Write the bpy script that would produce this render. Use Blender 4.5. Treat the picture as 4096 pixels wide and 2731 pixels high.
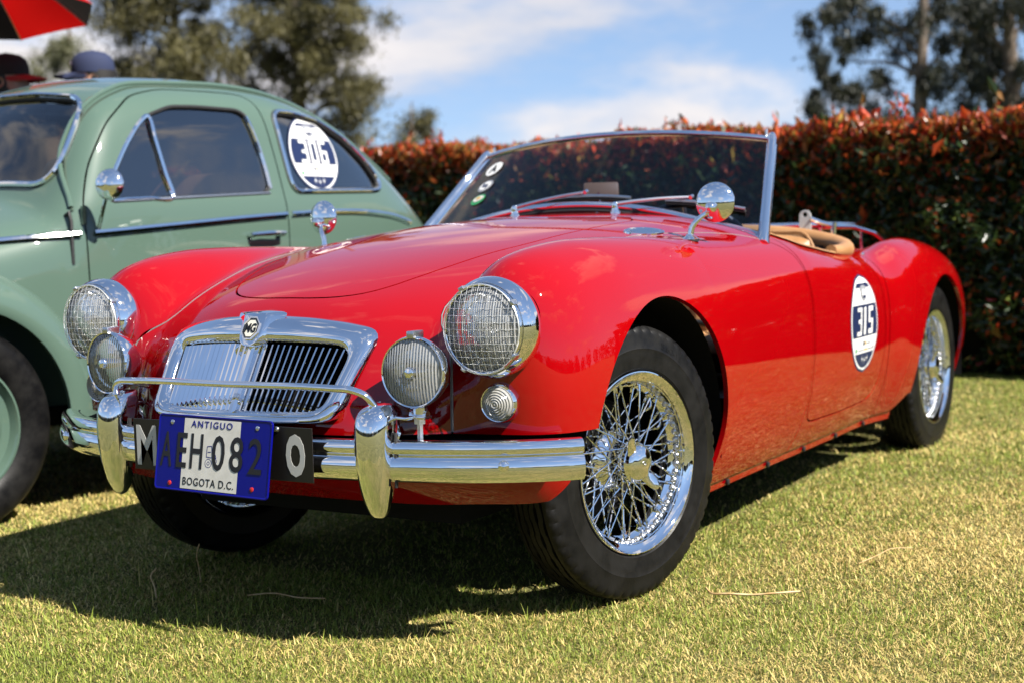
import bpy, bmesh, math, random
import numpy as np
from mathutils import Vector, Matrix
R = math.radians
rng = np.random.default_rng(7)
random.seed(7)
for o in list(bpy.data.objects): bpy.data.objects.remove(o, do_unlink=True)
SC = bpy.context.scene
C = SC.collection

# ------------------------------------------------------------------ camera, sky, sun, exposure
cam_d = bpy.data.cameras.new('camera'); cam = bpy.data.objects.new('camera', cam_d); C.objects.link(cam)
CAMP = np.array([2.0788, -2.8911, 0.8359])
_y, _t, _r = R(-31.47), R(-4.175), R(-1.604)
_f = np.array([math.sin(_y)*math.cos(_t), math.cos(_y)*math.cos(_t), math.sin(_t)])
_rt = np.cross(_f, [0, 0, 1.]); _rt /= np.linalg.norm(_rt); _up = np.cross(_rt, _f)
_rt, _up = math.cos(_r)*_rt + math.sin(_r)*_up, -math.sin(_r)*_rt + math.cos(_r)*_up
cam.matrix_world = Matrix(((_rt[0], _up[0], -_f[0], CAMP[0]), (_rt[1], _up[1], -_f[1], CAMP[1]), (_rt[2], _up[2], -_f[2], CAMP[2]), (0, 0, 0, 1)))
cam_d.sensor_width = 36; cam_d.lens = 50.03; cam_d.clip_start = 0.05; cam_d.clip_end = 3000
cam_d.dof.use_dof = True; cam_d.dof.focus_distance = 2.98; cam_d.dof.aperture_fstop = 3.5
SC.camera = cam

SUN_TO = Vector((0.95, -0.13, 1.0)).normalized()
SUN_EL = math.asin(SUN_TO.z); SUN_AZ = math.atan2(SUN_TO.x, SUN_TO.y)
world = bpy.data.worlds.new('World'); SC.world = world; world.use_nodes = True
def nd(nt, t, **kw):
    n = nt.nodes.new(t)
    for k, v in kw.items():
        if k == 'inp':
            for a, b in v.items(): n.inputs[a].default_value = b
        else: setattr(n, k, v)
    return n
def mathn(nt, op, a, b=None, clamp=False):
    n = nt.nodes.new('ShaderNodeMath'); n.operation = op; n.use_clamp = clamp
    for i, v in enumerate((a, b)):
        if v is None: continue
        if hasattr(v, 'links'): nt.links.new(v, n.inputs[i])
        else: n.inputs[i].default_value = v
    return n.outputs[0]
def build_world():
    nt = world.node_tree; L = nt.links.new
    bg = nt.nodes['Background']; bg.inputs[1].default_value = 0.05
    sky = nd(nt, 'ShaderNodeTexSky', sky_type='NISHITA', sun_disc=False, sun_elevation=SUN_EL, sun_rotation=SUN_AZ, altitude=2600, air_density=1.0, dust_density=0.15, ozone_density=1.5)
    tc = nd(nt, 'ShaderNodeTexCoord')
    mp = nd(nt, 'ShaderNodeMapping'); mp.inputs['Scale'].default_value = (1.0, 1.0, 2.6); mp.inputs['Location'].default_value = CLOUD_OFF; mp.inputs['Rotation'].default_value = (0, 0, CLOUD_ROT)
    L(tc.outputs['Generated'], mp.inputs['Vector'])
    n1 = nd(nt, 'ShaderNodeTexNoise', inp={'Scale': 3.1, 'Detail': 9.0, 'Roughness': 0.56, 'Distortion': 0.15}); L(mp.outputs[0], n1.inputs['Vector'])
    n2 = nd(nt, 'ShaderNodeTexNoise', inp={'Scale': 1.3, 'Detail': 3.0, 'Roughness': 0.5}); L(mp.outputs[0], n2.inputs['Vector'])
    dens = mathn(nt, 'ADD', n1.outputs[0], mathn(nt, 'MULTIPLY', mathn(nt, 'SUBTRACT', n2.outputs[0], 0.5), 0.55))
    ramp = nd(nt, 'ShaderNodeValToRGB'); ramp.color_ramp.elements[0].position = CLOUD_LO; ramp.color_ramp.elements[1].position = CLOUD_LO + 0.16
    ramp.color_ramp.interpolation = 'EASE'; L(dens, ramp.inputs[0])
    # the same clouds sampled a little higher give lit tops and greyer bases
    mp2 = nd(nt, 'ShaderNodeMapping'); mp2.inputs['Location'].default_value = (CLOUD_OFF[0]+SUN_TO.x*.03, CLOUD_OFF[1]+SUN_TO.y*.03, CLOUD_OFF[2]+.09); mp2.inputs['Scale'].default_value = (1, 1, 2.6); mp2.inputs['Rotation'].default_value = (0, 0, CLOUD_ROT)
    L(tc.outputs['Generated'], mp2.inputs['Vector'])
    n3 = nd(nt, 'ShaderNodeTexNoise', inp={'Scale': 3.1, 'Detail': 5.0, 'Roughness': 0.5, 'Distortion': 0.15}); L(mp2.outputs[0], n3.inputs['Vector'])
    sh = mathn(nt, 'MULTIPLY_ADD', mathn(nt, 'SUBTRACT', n1.outputs[0], n3.outputs[0]), 3.2); nt.nodes[-1].inputs[2].default_value = 0.55; nt.nodes[-1].use_clamp = True
    cc = nd(nt, 'ShaderNodeMix', data_type='RGBA'); L(sh, cc.inputs[0])
    cc.inputs[6].default_value = (4.1, 4.4, 5.2, 1); cc.inputs[7].default_value = (7.3, 6.8, 6.6, 1)
    gain = nd(nt, 'ShaderNodeMix', data_type='RGBA', blend_type='MULTIPLY'); gain.inputs[0].default_value = 1; gm = nd(nt, 'ShaderNodeGamma', inp={'Gamma': SKY_GAMMA}); L(sky.outputs[0], gm.inputs[0]); L(gm.outputs[0], gain.inputs[6]); gain.inputs[7].default_value = SKY_GAIN
    mx = nd(nt, 'ShaderNodeMix', data_type='RGBA'); L(mathn(nt, 'MULTIPLY', ramp.outputs[0], 0.93), mx.inputs[0]); L(gain.outputs[2], mx.inputs[6]); L(cc.outputs[2], mx.inputs[7])
    L(mx.outputs[2], bg.inputs[0])
CLOUD_OFF = (2.1, 3.8, 0.9); CLOUD_LO = 0.53; CLOUD_ROT = R(-8); SKY_GAIN = (1.60, 1.97, 2.54, 1); SKY_GAMMA = 0.50
build_world()
sun_d = bpy.data.lights.new('sun', 'SUN'); sun_d.energy = 5.0; sun_d.angle = R(0.53); sun_d.color = (1.0, 0.95, 0.87)
sun = bpy.data.objects.new('sun', sun_d); C.objects.link(sun); sun.rotation_euler = SUN_TO.to_track_quat('Z', 'Y').to_euler()
SC.view_settings.view_transform = 'Standard'; SC.view_settings.look = 'None'; SC.view_settings.exposure = 1.5; SC.view_settings.gamma = 1.0; SC.view_settings.use_curve_mapping = False
SC.render.engine = 'CYCLES'
cy = SC.cycles; cy.use_denoising = True; cy.max_bounces = 12; cy.glossy_bounces = 8; cy.transmission_bounces = 8; cy.transparent_max_bounces = 16; cy.diffuse_bounces = 3; cy.caustics_reflective = False; cy.caustics_refractive = False; cy.sample_clamp_indirect = 6.0

# ------------------------------------------------------------------ materials
MATS = {}
ALB = 0.68   # all measured paint, cloth and leaf colours are scaled together to suit the exposure
def principled(name, col, rough=0.5, metal=0.0, coat=0.0, coat_rough=0.03, spec=0.5, sheen=0.0, trans=0.0, ior=1.45, alpha=1.0):
    m = bpy.data.materials.new(name); m.use_nodes = True; b = m.node_tree.nodes['Principled BSDF']
    if metal < .5: col = tuple(c*ALB for c in col)
    b.inputs['Base Color'].default_value = (*col, 1); b.inputs['Roughness'].default_value = rough; b.inputs['Metallic'].default_value = metal
    b.inputs['Coat Weight'].default_value = coat; b.inputs['Coat Roughness'].default_value = coat_rough; b.inputs['Specular IOR Level'].default_value = spec
    b.inputs['Transmission Weight'].default_value = trans; b.inputs['IOR'].default_value = ior; b.inputs['Alpha'].default_value = alpha
    MATS[name] = m; return m
def bump(m, scale, strength, dist=0.002, detail=4, tex='noise', stretch=None):
    nt = m.node_tree; b = nt.nodes['Principled BSDF']; tc = nd(nt, 'ShaderNodeTexCoord')
    v = tc.outputs['Object']
    if stretch:
        mp = nd(nt, 'ShaderNodeMapping'); mp.inputs['Scale'].default_value = stretch; nt.links.new(v, mp.inputs[0]); v = mp.outputs[0]
    t = nd(nt, 'ShaderNodeTexNoise', inp={'Scale': scale, 'Detail': detail}) if tex == 'noise' else nd(nt, 'ShaderNodeTexVoronoi', inp={'Scale': scale})
    nt.links.new(v, t.inputs['Vector']); bp = nd(nt, 'ShaderNodeBump', inp={'Strength': strength, 'Distance': dist}); nt.links.new(t.outputs[0], bp.inputs['Height'])
    nt.links.new(bp.outputs[0], b.inputs['Normal']); return m
def mottled(m, c1, c2, scale, detail=5, lo=.35, hi=.65, rough=None):
    if m.node_tree.nodes['Principled BSDF'].inputs['Metallic'].default_value < .5: c1, c2 = tuple(c*ALB for c in c1), tuple(c*ALB for c in c2)
    nt = m.node_tree; b = nt.nodes['Principled BSDF']; tc = nd(nt, 'ShaderNodeTexCoord')
    t = nd(nt, 'ShaderNodeTexNoise', inp={'Scale': scale, 'Detail': detail}); nt.links.new(tc.outputs['Object'], t.inputs['Vector'])
    r = nd(nt, 'ShaderNodeValToRGB'); r.color_ramp.elements[0].position = lo; r.color_ramp.elements[1].position = hi
    r.color_ramp.elements[0].color = (*c1, 1); r.color_ramp.elements[1].color = (*c2, 1); nt.links.new(t.outputs[0], r.inputs[0]); nt.links.new(r.outputs[0], b.inputs['Base Color'])
    if rough:
        q = nd(nt, 'ShaderNodeMapRange', inp={'From Min': .3, 'From Max': .7, 'To Min': rough[0], 'To Max': rough[1]}); nt.links.new(t.outputs[0], q.inputs[0]); nt.links.new(q.outputs[0], b.inputs['Roughness'])
    return m
def thin_glass(name, tint, refl=1.0, rough=0.0, f0=1.5, fk=1.7):
    m = bpy.data.materials.new(name); m.use_nodes = True; nt = m.node_tree; nt.nodes.clear(); L = nt.links.new
    o = nd(nt, 'ShaderNodeOutputMaterial'); tr = nd(nt, 'ShaderNodeBsdfTransparent'); tr.inputs[0].default_value = (*tint, 1)
    gl = nd(nt, 'ShaderNodeBsdfGlossy'); gl.inputs['Roughness'].default_value = rough; gl.inputs[0].default_value = (refl, refl, refl, 1)
    fr = nd(nt, 'ShaderNodeFresnel', inp={'IOR': f0}); mx = nd(nt, 'ShaderNodeMixShader')
    L(mathn(nt, 'MULTIPLY', fr.outputs[0], fk, True), mx.inputs[0]); L(tr.outputs[0], mx.inputs[1]); L(gl.outputs[0], mx.inputs[2]); L(mx.outputs[0], o.inputs[0]); MATS[name] = m; return m
RED = principled('red_paint', (0.33, 0.0008, 0.0024), 0.5, 0, 1.0, 0.015, 0.0); RED.node_tree.nodes['Principled BSDF'].inputs['Coat IOR'].default_value = 1.56
def paint_detail(m, dust=(0.35, 0.28, 0.2), amt=0.10):
    nt = m.node_tree; b = nt.nodes['Principled BSDF']; L = nt.links.new; tc = nd(nt, 'ShaderNodeTexCoord')
    n = nd(nt, 'ShaderNodeTexNoise', inp={'Scale': 2.3, 'Detail': 8, 'Roughness': .65}); L(tc.outputs['Object'], n.inputs[0])
    q = nd(nt, 'ShaderNodeMapRange', inp={'From Min': .35, 'From Max': .75, 'To Min': .012, 'To Max': .035}); L(n.outputs[0], q.inputs[0]); L(q.outputs[0], b.inputs['Coat Roughness'])
    n2 = nd(nt, 'ShaderNodeTexNoise', inp={'Scale': 55, 'Detail': 2}); L(tc.outputs['Object'], n2.inputs[0])
    bp = nd(nt, 'ShaderNodeBump', inp={'Strength': .012, 'Distance': .002}); L(n2.outputs[0], bp.inputs['Height']); L(bp.outputs[0], b.inputs['Coat Normal'])
paint_detail(RED)
CHROME = principled('chrome', (0.86, 0.87, 0.88), 0.045, 1.0)
mottled(CHROME, (.83, .84, .86), (.90, .90, .90), 14, 6, rough=(.012, .04))
GALV = principled('bright_wire', (.92, .92, .90), .30, .75)
STEEL = principled('brushed_steel', (0.55, 0.56, 0.58), 0.28, 1.0)
RUBBER = principled('tyre_rubber', (0.022, 0.022, 0.023), 0.62, spec=.22); mottled(RUBBER, (.004, .004, .0045), (.010, .0095, .009), 22, 6, rough=(.38, .56)); bump(RUBBER, 160, .25, .001)
BLACK = principled('black_paint', (0.006, 0.006, 0.007), 0.5); UNDER = principled('underbody_black', (0.006, 0.006, 0.006), 0.85, spec=.2)
SEAL = principled('black_rubber_seal', (0.012, 0.012, 0.013), 0.6)
TAN = principled('tan_leather', (0.40, 0.205, 0.085), 0.45, spec=.4); mottled(TAN, (.36, .18, .07), (.45, .235, .10), 9, 5, rough=(.36, .55)); bump(TAN, 300, .25, .001)
def flutes(m, freq, strength, dist):
    nt = m.node_tree; b = nt.nodes['Principled BSDF']; tc = nd(nt, 'ShaderNodeTexCoord'); w = nd(nt, 'ShaderNodeTexWave', bands_direction='X', inp={'Scale': freq, 'Distortion': 0.6, 'Detail': 1})
    nt.links.new(tc.outputs['Object'], w.inputs[0]); bp = nd(nt, 'ShaderNodeBump', inp={'Strength': strength, 'Distance': dist}); nt.links.new(w.outputs[0], bp.inputs['Height']); nt.links.new(bp.outputs[0], b.inputs['Normal'])
REFL = principled('lamp_reflector', (0.96, 0.95, 0.92), 0.07, 1.0)
def lens_mat(name, freq):
    """clear moulded glass: see-through, fluted gloss, white mixed in to brighten the lamps"""
    m = bpy.data.materials.new(name); m.use_nodes = True; nt = m.node_tree; nt.nodes.clear(); L = nt.links.new; o = nd(nt, 'ShaderNodeOutputMaterial'); tr = nd(nt, 'ShaderNodeBsdfTransparent'); tr.inputs[0].default_value = (.98, .99, .98, 1)
    gl = nd(nt, 'ShaderNodeBsdfGlossy'); gl.inputs['Roughness'].default_value = .04; df = nd(nt, 'ShaderNodeBsdfDiffuse'); df.inputs[0].default_value = (.92, .92, .90, 1); tl = nd(nt, 'ShaderNodeBsdfTranslucent'); tl.inputs[0].default_value = (.75, .75, .72, 1)
    tc = nd(nt, 'ShaderNodeTexCoord'); w = nd(nt, 'ShaderNodeTexWave', bands_direction='X', inp={'Scale': freq, 'Distortion': .8, 'Detail': 1}); L(tc.outputs['Object'], w.inputs[0]); bp = nd(nt, 'ShaderNodeBump', inp={'Strength': .7, 'Distance': .003}); L(w.outputs[0], bp.inputs['Height'])
    for s_ in (gl, df): L(bp.outputs[0], s_.inputs['Normal'])
    fr = nd(nt, 'ShaderNodeFresnel', inp={'IOR': 1.55}); L(bp.outputs[0], fr.inputs['Normal']); a = nd(nt, 'ShaderNodeMixShader', inp={0: .5}); L(df.outputs[0], a.inputs[1]); L(tl.outputs[0], a.inputs[2])
    b = nd(nt, 'ShaderNodeMixShader'); L(mathn(nt, 'MULTIPLY_ADD', w.outputs[0], .28), b.inputs[0]); b.inputs[0].links[0].from_node.inputs[2].default_value = .30; L(tr.outputs[0], b.inputs[1]); L(a.outputs[0], b.inputs[2])  # diffuse white added to brighten the lamps, strongest on the flutes
    c = nd(nt, 'ShaderNodeMixShader'); L(mathn(nt, 'MULTIPLY', fr.outputs[0], 2.0, True), c.inputs[0]); L(b.outputs[0], c.inputs[1]); L(gl.outputs[0], c.inputs[2]); L(c.outputs[0], o.inputs[0]); MATS[name] = m; return m
LEN = lens_mat('lamp_glass', 60)
WGLASS = thin_glass('windscreen_glass', (0.66, 0.74, 0.88), fk=.7); CGLASS = thin_glass('car_window_glass', (0.50, 0.56, 0.58), 1.0)
WHITE = principled('white_paint', (0.78, 0.78, 0.76), 0.4); CREAMW = principled('plate_white', (0.52, 0.50, 0.44), 0.38); mottled(CREAMW, (.66, .64, .57), (.76, .74, .67), 30)
NAVY = principled('navy_print', (0.012, 0.022, 0.075), 0.35); PBLUE = principled('plate_blue', (0.002, 0.003, 0.20), 0.30, spec=.3); PBLACK = principled('plate_black', (0.012, 0.010, 0.009), 0.38)
SILV = principled('silver_letter', (0.62, 0.61, 0.57), 0.42); AMBER = principled('amber_print', (.6, .35, .02), .4); GREENP = principled('green_print', (.03, .28, .09), .4); GREYP = principled('grey_print', (.30, .31, .34), .4)
REDP = principled('red_print', (.5, .02, .02), .4)

# ------------------------------------------------------------------ mesh helpers
def link(o, parent=None):
    C.objects.link(o)
    if parent is not None: o.parent = parent
    return o
def empty(name, loc=(0, 0, 0), rz=0, parent=None):
    o = bpy.data.objects.new(name, None); o.location = loc; o.rotation_euler = (0, 0, rz); o.empty_display_size = .1
    return link(o, parent)
def tag(o, label=None, cat=None, group=None, kind=None):
    for k, v in (('label', label), ('category', cat), ('group', group), ('kind', kind)):
        if v: o[k] = v
    return o
def npmesh(name, V, F, smooth=True, angle=None):
    me = bpy.data.meshes.new(name); V = np.asarray(V, np.float32)
    if isinstance(F, np.ndarray):
        n, k = F.shape
        me.vertices.add(len(V)); me.vertices.foreach_set('co', V.ravel()); me.loops.add(n*k); me.loops.foreach_set('vertex_index', F.astype(np.int32).ravel())
        me.polygons.add(n); me.polygons.foreach_set('loop_start', np.arange(0, n*k, k, dtype=np.int32)); me.update(calc_edges=True)
    else: me.from_pydata(V.tolist(), [], F); me.update()
    me.polygons.foreach_set('use_smooth', np.full(len(me.polygons), smooth))
    if angle is not None: me.set_sharp_from_angle(angle=R(angle))
    me.validate(); return me
def obj(name, me, mat, parent=None, loc=None, rot=None):
    o = bpy.data.objects.new(name, me); me.name = name
    if mat is not None and not me.materials: me.materials.append(mat)
    if loc is not None: o.location = loc
    if rot is not None: o.rotation_euler = rot
    return link(o, parent)
class MB:
    """collects shapes of ONE object"""
    def __init__(s): s.v = []; s.f = []
    def add(s, V, F):
        n = len(s.v); s.v += [tuple(map(float, p)) for p in V]; s.f += [tuple(i+n for i in f) for f in F]; return s
    def grid(s, P, closeu=False, closev=False, cap0=False, cap1=False):
        P = np.asarray(P, float); nu, nv = P.shape[:2]; F = []
        for i in range(nu if closeu else nu-1):
            for j in range(nv if closev else nv-1):
                a, b = i*nv+j, ((i+1) % nu)*nv+j; c, d = ((i+1) % nu)*nv+(j+1) % nv, i*nv+(j+1) % nv; F.append((a, b, c, d))
        if cap0: F.append(tuple(range(nv))[::-1])
        if cap1: F.append(tuple((nu-1)*nv+j for j in range(nv)))
        return s.add(P.reshape(-1, 3), F)
    def box(s, c, h, M=None, bev=0.0):
        bm = bmesh.new(); bmesh.ops.create_cube(bm, size=2); bmesh.ops.scale(bm, vec=h, verts=bm.verts)
        if bev: bmesh.ops.bevel(bm, geom=list(bm.edges), offset=bev, segments=2, affect='EDGES', profile=.5)
        M = M or Matrix.Identity(3)
        V = [Vector(c) + M @ v.co for v in bm.verts]; bm.verts.index_update(); F = [[v.index for v in f.verts] for f in bm.faces]; bm.free(); return s.add(V, F)
    def tube(s, path, r, n=10, cap=True, closed=False, flat=None):
        P = np.asarray(path, float); m = len(P); rr = np.broadcast_to(np.asarray(r, float), (m,))
        T = np.gradient(P, axis=0) if not closed else (np.roll(P, -1, 0)-np.roll(P, 1, 0)); T /= np.linalg.norm(T, axis=1)[:, None]+1e-12
        u = np.cross(T[0], [0, 0, 1.]); u = u if np.linalg.norm(u) > .1 else np.cross(T[0], [0, 1., 0]); u /= np.linalg.norm(u); a = np.arange(n)*2*math.pi/n; G = []
        for i in range(m):
            u = u-T[i]*(u@T[i]); u /= np.linalg.norm(u)+1e-12; w = np.cross(T[i], u); fl = 1.0 if flat is None else flat
            G.append(P[i]+rr[i]*(np.cos(a)[:, None]*u+fl*np.sin(a)[:, None]*w))
        return s.grid(G, closeu=closed, closev=True, cap0=cap and not closed, cap1=cap and not closed)
    def lathe(s, prof, c=(0, 0, 0), axis=(0, 0, 1), n=48, cap=False):
        ax = Vector(axis).normalized(); q = ax.to_track_quat('Z', 'Y').to_matrix(); a = np.arange(n)*2*math.pi/n; G = []
        for (h, r) in prof: G.append([Vector(c)+q @ Vector((r*math.cos(t), r*math.sin(t), h)) for t in a])
        return s.grid([[tuple(v) for v in g] for g in G], closev=True, cap0=cap, cap1=cap)
    def build(s, name, mat, parent=None, smooth=True, angle=40, loc=None, rot=None):
        me = bpy.data.meshes.new(name); me.from_pydata(s.v, [], s.f); me.update()
        bm = bmesh.new(); bm.from_mesh(me); bmesh.ops.recalc_face_normals(bm, faces=bm.faces); bm.to_mesh(me); bm.free()
        me.polygons.foreach_set('use_smooth', np.full(len(me.polygons), smooth))
        if smooth and angle: me.set_sharp_from_angle(angle=R(angle))
        return obj(name, me, mat, parent, loc, rot)
def pchip(xk, yk, x):
    xk, yk = np.asarray(xk, float), np.asarray(yk, float); h = np.diff(xk); d = np.diff(yk, axis=0)/(h if yk.ndim == 1 else h[:, None]); m = np.zeros_like(yk)
    m[0], m[-1] = d[0], d[-1]
    for i in range(1, len(xk)-1): m[i] = np.where(d[i-1]*d[i] <= 0, 0, 2*d[i-1]*d[i]/(d[i-1]+d[i]+1e-30))
    x = np.clip(x, xk[0], xk[-1]); i = np.clip(np.searchsorted(xk, x)-1, 0, len(xk)-2); hh = h[i]; t = (x-xk[i])/hh
    if yk.ndim > 1: t = t[:, None]; hh = hh[:, None]
    return (2*t**3-3*t**2+1)*yk[i]+(t**3-2*t**2+t)*hh*m[i]+(-2*t**3+3*t**2)*yk[i+1]+(t**3-t**2)*hh*m[i+1]
def gsm(a, sig, axis, even0=False):
    k = max(1, int(3*sig)); w = np.exp(-.5*(np.arange(-k, k+1)/sig)**2); w /= w.sum(); a = np.moveaxis(a, axis, 0); n = len(a)
    lo = a[1:k+1][::-1] if even0 else 2*a[0]-a[1:k+1][::-1]
    hi = 2*a[-1]-a[-k-1:-1][::-1]; p = np.concatenate([lo, a, hi]); out = sum(w[i]*p[i:i+n] for i in range(2*k+1)); return np.moveaxis(out, 0, axis)
def curve(pts, sig=.03, step=.004):
    p = np.array(pts, float); x = np.arange(p[0, 0], p[-1, 0]+step, step); y = gsm(pchip(p[:, 0], p[:, 1], x), sig/step, 0); return lambda q: np.interp(q, x, y)
def spath(pts, n, closed=False):
    p = np.array(pts, float)
    if closed: p = np.vstack([p[-2:], p, p[:3]])
    d = np.r_[0, np.cumsum(np.linalg.norm(np.diff(p, axis=0), axis=1))]
    m = np.gradient(p, d, axis=0); t = np.linspace(d[2], d[-3], n+1)[:-1] if closed else np.linspace(0, d[-1], n)
    i = np.clip(np.searchsorted(d, t)-1, 0, len(d)-2); h = (d[i+1]-d[i])[:, None]; u = ((t-d[i])[:, None])/h
    return (2*u**3-3*u**2+1)*p[i]+(u**3-2*u**2+u)*h*m[i]+(-2*u**3+3*u**2)*p[i+1]+(u**3-u**2)*h*m[i+1]
class Tab:
    """smooth 2-D table with cubic lookup"""
    def __init__(s, x0, y0, st, A): s.x0, s.y0, s.st, s.A = x0, y0, st, A; gx, gy = np.gradient(A, st); s.G = np.sqrt(1+gx**2+gy**2)
    def __call__(s, x, y):
        A = s.A; nx, ny = A.shape; u = (np.asarray(x, float)-s.x0)/s.st; v = (np.asarray(y, float)-s.y0)/s.st; u = np.clip(u, 1, nx-3); v = np.clip(v, 1, ny-3); i = u.astype(np.int64); j = v.astype(np.int64); fu, fv = u-i, v-j
        def w(t): t2 = t*t; t3 = t2*t; return np.stack([-.5*t+t2-.5*t3, 1-2.5*t2+1.5*t3, .5*t+2*t2-1.5*t3, -.5*t2+.5*t3])
        wu, wv = w(fu), w(fv); f = A.ravel(); base = (i-1)*ny+(j-1); r = 0
        for a in range(4): q = base+a*ny; r = r+wu[a]*(wv[0]*f[q]+wv[1]*f[q+1]+wv[2]*f[q+2]+wv[3]*f[q+3])
        return r
    def g(s, x, y):
        A = s.G; nx, ny = A.shape; u = np.clip((np.asarray(x, float)-s.x0)/s.st, 0, nx-2); v = np.clip((np.asarray(y, float)-s.y0)/s.st, 0, ny-2); i = u.astype(np.int64); j = v.astype(np.int64); fu, fv = u-i, v-j; f = A.ravel(); q = i*ny+j
        return (1-fu)*((1-fv)*f[q]+fv*f[q+1])+fu*((1-fv)*f[q+ny]+fv*f[q+ny+1])
def smax(a, b, k):
    h = np.maximum(k-np.abs(a-b), 0)/k; return np.maximum(a, b)+h*h*h*k/6
def surface_nets(F, X, Y, Z):
    """polygonise F(x,y,z)=0 given on the grid; returns verts, quads"""
    S = F < 0; nx, ny, nz = F.shape; cnt = np.zeros((nx-1, ny-1, nz-1), np.float32); acc = np.zeros((3, nx-1, ny-1, nz-1), np.float32); ax = [X, Y, Z]
    offs = [(0, 0), (0, 1), (1, 0), (1, 1)]
    for d in range(3):
        sl0 = [slice(None)]*3; sl1 = [slice(None)]*3; sl0[d] = slice(0, -1); sl1[d] = slice(1, None)
        a, b = F[tuple(sl0)], F[tuple(sl1)]; cr = S[tuple(sl0)] != S[tuple(sl1)]; idx = np.argwhere(cr); t = (a[cr]/(a[cr]-b[cr])).astype(np.float32)
        p = np.stack([ax[k][idx[:, k]] for k in range(3)], -1).astype(np.float32); p[:, d] += t*(ax[d][1]-ax[d][0]); o = [k for k in range(3) if k != d]
        for e0, e1 in offs:
            c = idx.copy(); c[:, o[0]] -= e0; c[:, o[1]] -= e1; ok = np.all((c >= 0) & (c < np.array([nx-1, ny-1, nz-1])), 1); cc = c[ok]
            np.add.at(cnt, tuple(cc.T), 1)
            for k in range(3): np.add.at(acc[k], tuple(cc.T), p[ok, k])
    m = cnt > 0; vid = np.full(cnt.shape, -1, np.int64); vid[m] = np.arange(m.sum()); V = np.stack([acc[k][m]/cnt[m] for k in range(3)], -1).astype(float); Q = []
    for d in range(3):
        sl0 = [slice(None)]*3; sl1 = [slice(None)]*3; sl0[d] = slice(0, -1); sl1[d] = slice(1, None); cr = S[tuple(sl0)] != S[tuple(sl1)]; idx = np.argwhere(cr); o = [(d+1) % 3, (d+2) % 3]
        ok = np.ones(len(idx), bool)
        for q in o: ok &= (idx[:, q] > 0) & (idx[:, q] < F.shape[q]-1)
        idx = idx[ok]; inside = S[tuple(idx.T)]; q4 = []
        for e0, e1 in ((0, 0), (1, 0), (1, 1), (0, 1)):
            c = idx.copy(); c[:, o[0]] -= e0; c[:, o[1]] -= e1; q4.append(vid[tuple(c.T)])
        q4 = np.stack(q4, -1); q4[~inside] = q4[~inside][:, ::-1]; Q.append(q4)
    return V, np.concatenate(Q)
def clip(V, N, T, s):
    """keep the part of a triangle mesh where s>0 (exact cut along s=0)"""
    pos = s > 0; k = pos[T].sum(1); full = T[k == 3]; cut = T[(k > 0) & (k < 3)]; nv, nn, nt, cache = [], [], [], {}; base = len(V)
    def mid(a, b):
        key = (a, b) if a < b else (b, a)
        if key not in cache:
            t = s[a]/(s[a]-s[b]); cache[key] = base+len(nv); nv.append(V[a]+t*(V[b]-V[a])); nn.append(N[a]+t*(N[b]-N[a]))
        return cache[key]
    for tri in cut:
        a, b, c = (int(q) for q in tri)
        for _ in range(3):
            if pos[a] and not pos[c] and not pos[b]: nt.append((a, mid(a, b), mid(c, a))); break
            if pos[a] and pos[b] and not pos[c]: m1, m2 = mid(b, c), mid(c, a); nt += [(a, b, m1), (a, m1, m2)]; break
            a, b, c = b, c, a
    if nv: V = np.vstack([V, nv]); N = np.vstack([N, nn]); full = np.vstack([full, np.array(nt, int)])
    u, inv = np.unique(full, return_inverse=True); N = N[u]; N = N/(np.linalg.norm(N, axis=1)[:, None]+1e-12); return V[u], N, inv.reshape(-1, 3)
def panel(name, V, N, T, mat, parent, rim=.012, flip=False):
    """mesh with field normals and its free edges folded inwards"""
    if len(T) == 0: return None
    E = np.concatenate([T[:, [0, 1]], T[:, [1, 2]], T[:, [2, 0]]]); key = np.sort(E, 1); k = key[:, 0]*len(V)+key[:, 1]; u, inv, c = np.unique(k, return_inverse=True, return_counts=True); B = E[c[inv] == 1]
    bv = np.unique(B); mp = {int(b): i for i, b in enumerate(bv)}; nV = len(V); a = V[bv]; b_ = V[bv]-N[bv]*rim
    VV = np.vstack([V, a, b_]); ai = np.array([mp[int(q)] for q in B.ravel()]).reshape(-1, 2); nb = len(bv)
    q1 = np.stack([nV+ai[:, 1], nV+ai[:, 0], nV+nb+ai[:, 0]], -1); q2 = np.stack([nV+ai[:, 1], nV+nb+ai[:, 0], nV+nb+ai[:, 1]], -1); TT = np.vstack([T, q1, q2])
    # normals of the folded rim: face normals averaged
    fn = np.cross(VV[q1[:, 1]]-VV[q1[:, 0]], VV[q1[:, 2]]-VV[q1[:, 0]]); rn = np.zeros((nb, 3))
    np.add.at(rn, ai[:, 0], fn); np.add.at(rn, ai[:, 1], fn); rn /= np.linalg.norm(rn, axis=1)[:, None]+1e-12
    NN = np.vstack([N, rn, rn]); me = npmesh(name, VV, TT); me.normals_split_custom_set_from_vertices(NN.tolist()); return obj(name, me, mat, parent)
def poly_sdf(P, Q):
    """signed distance of 2-D points P to closed polygon Q (positive inside)"""
    Q = np.asarray(Q, float); d = np.full(len(P), 1e9); ins = np.zeros(len(P), bool)
    for a, b in zip(Q, np.roll(Q, -1, 0)):
        e = b-a; t = np.clip(((P-a)@e)/(e@e+1e-18), 0, 1); d = np.minimum(d, np.hypot(*(P-a-t[:, None]*e).T)); c = (a[1] > P[:, 1]) != (b[1] > P[:, 1])
        ins ^= c & (P[:, 0] < (b[0]-a[0])*(P[:, 1]-a[1])/(b[1]-a[1]+1e-18)+a[0])
    return np.where(ins, d, -d)
def tris(Q): return np.vstack([Q[:, [0, 1, 2]], Q[:, [0, 2, 3]]])
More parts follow.
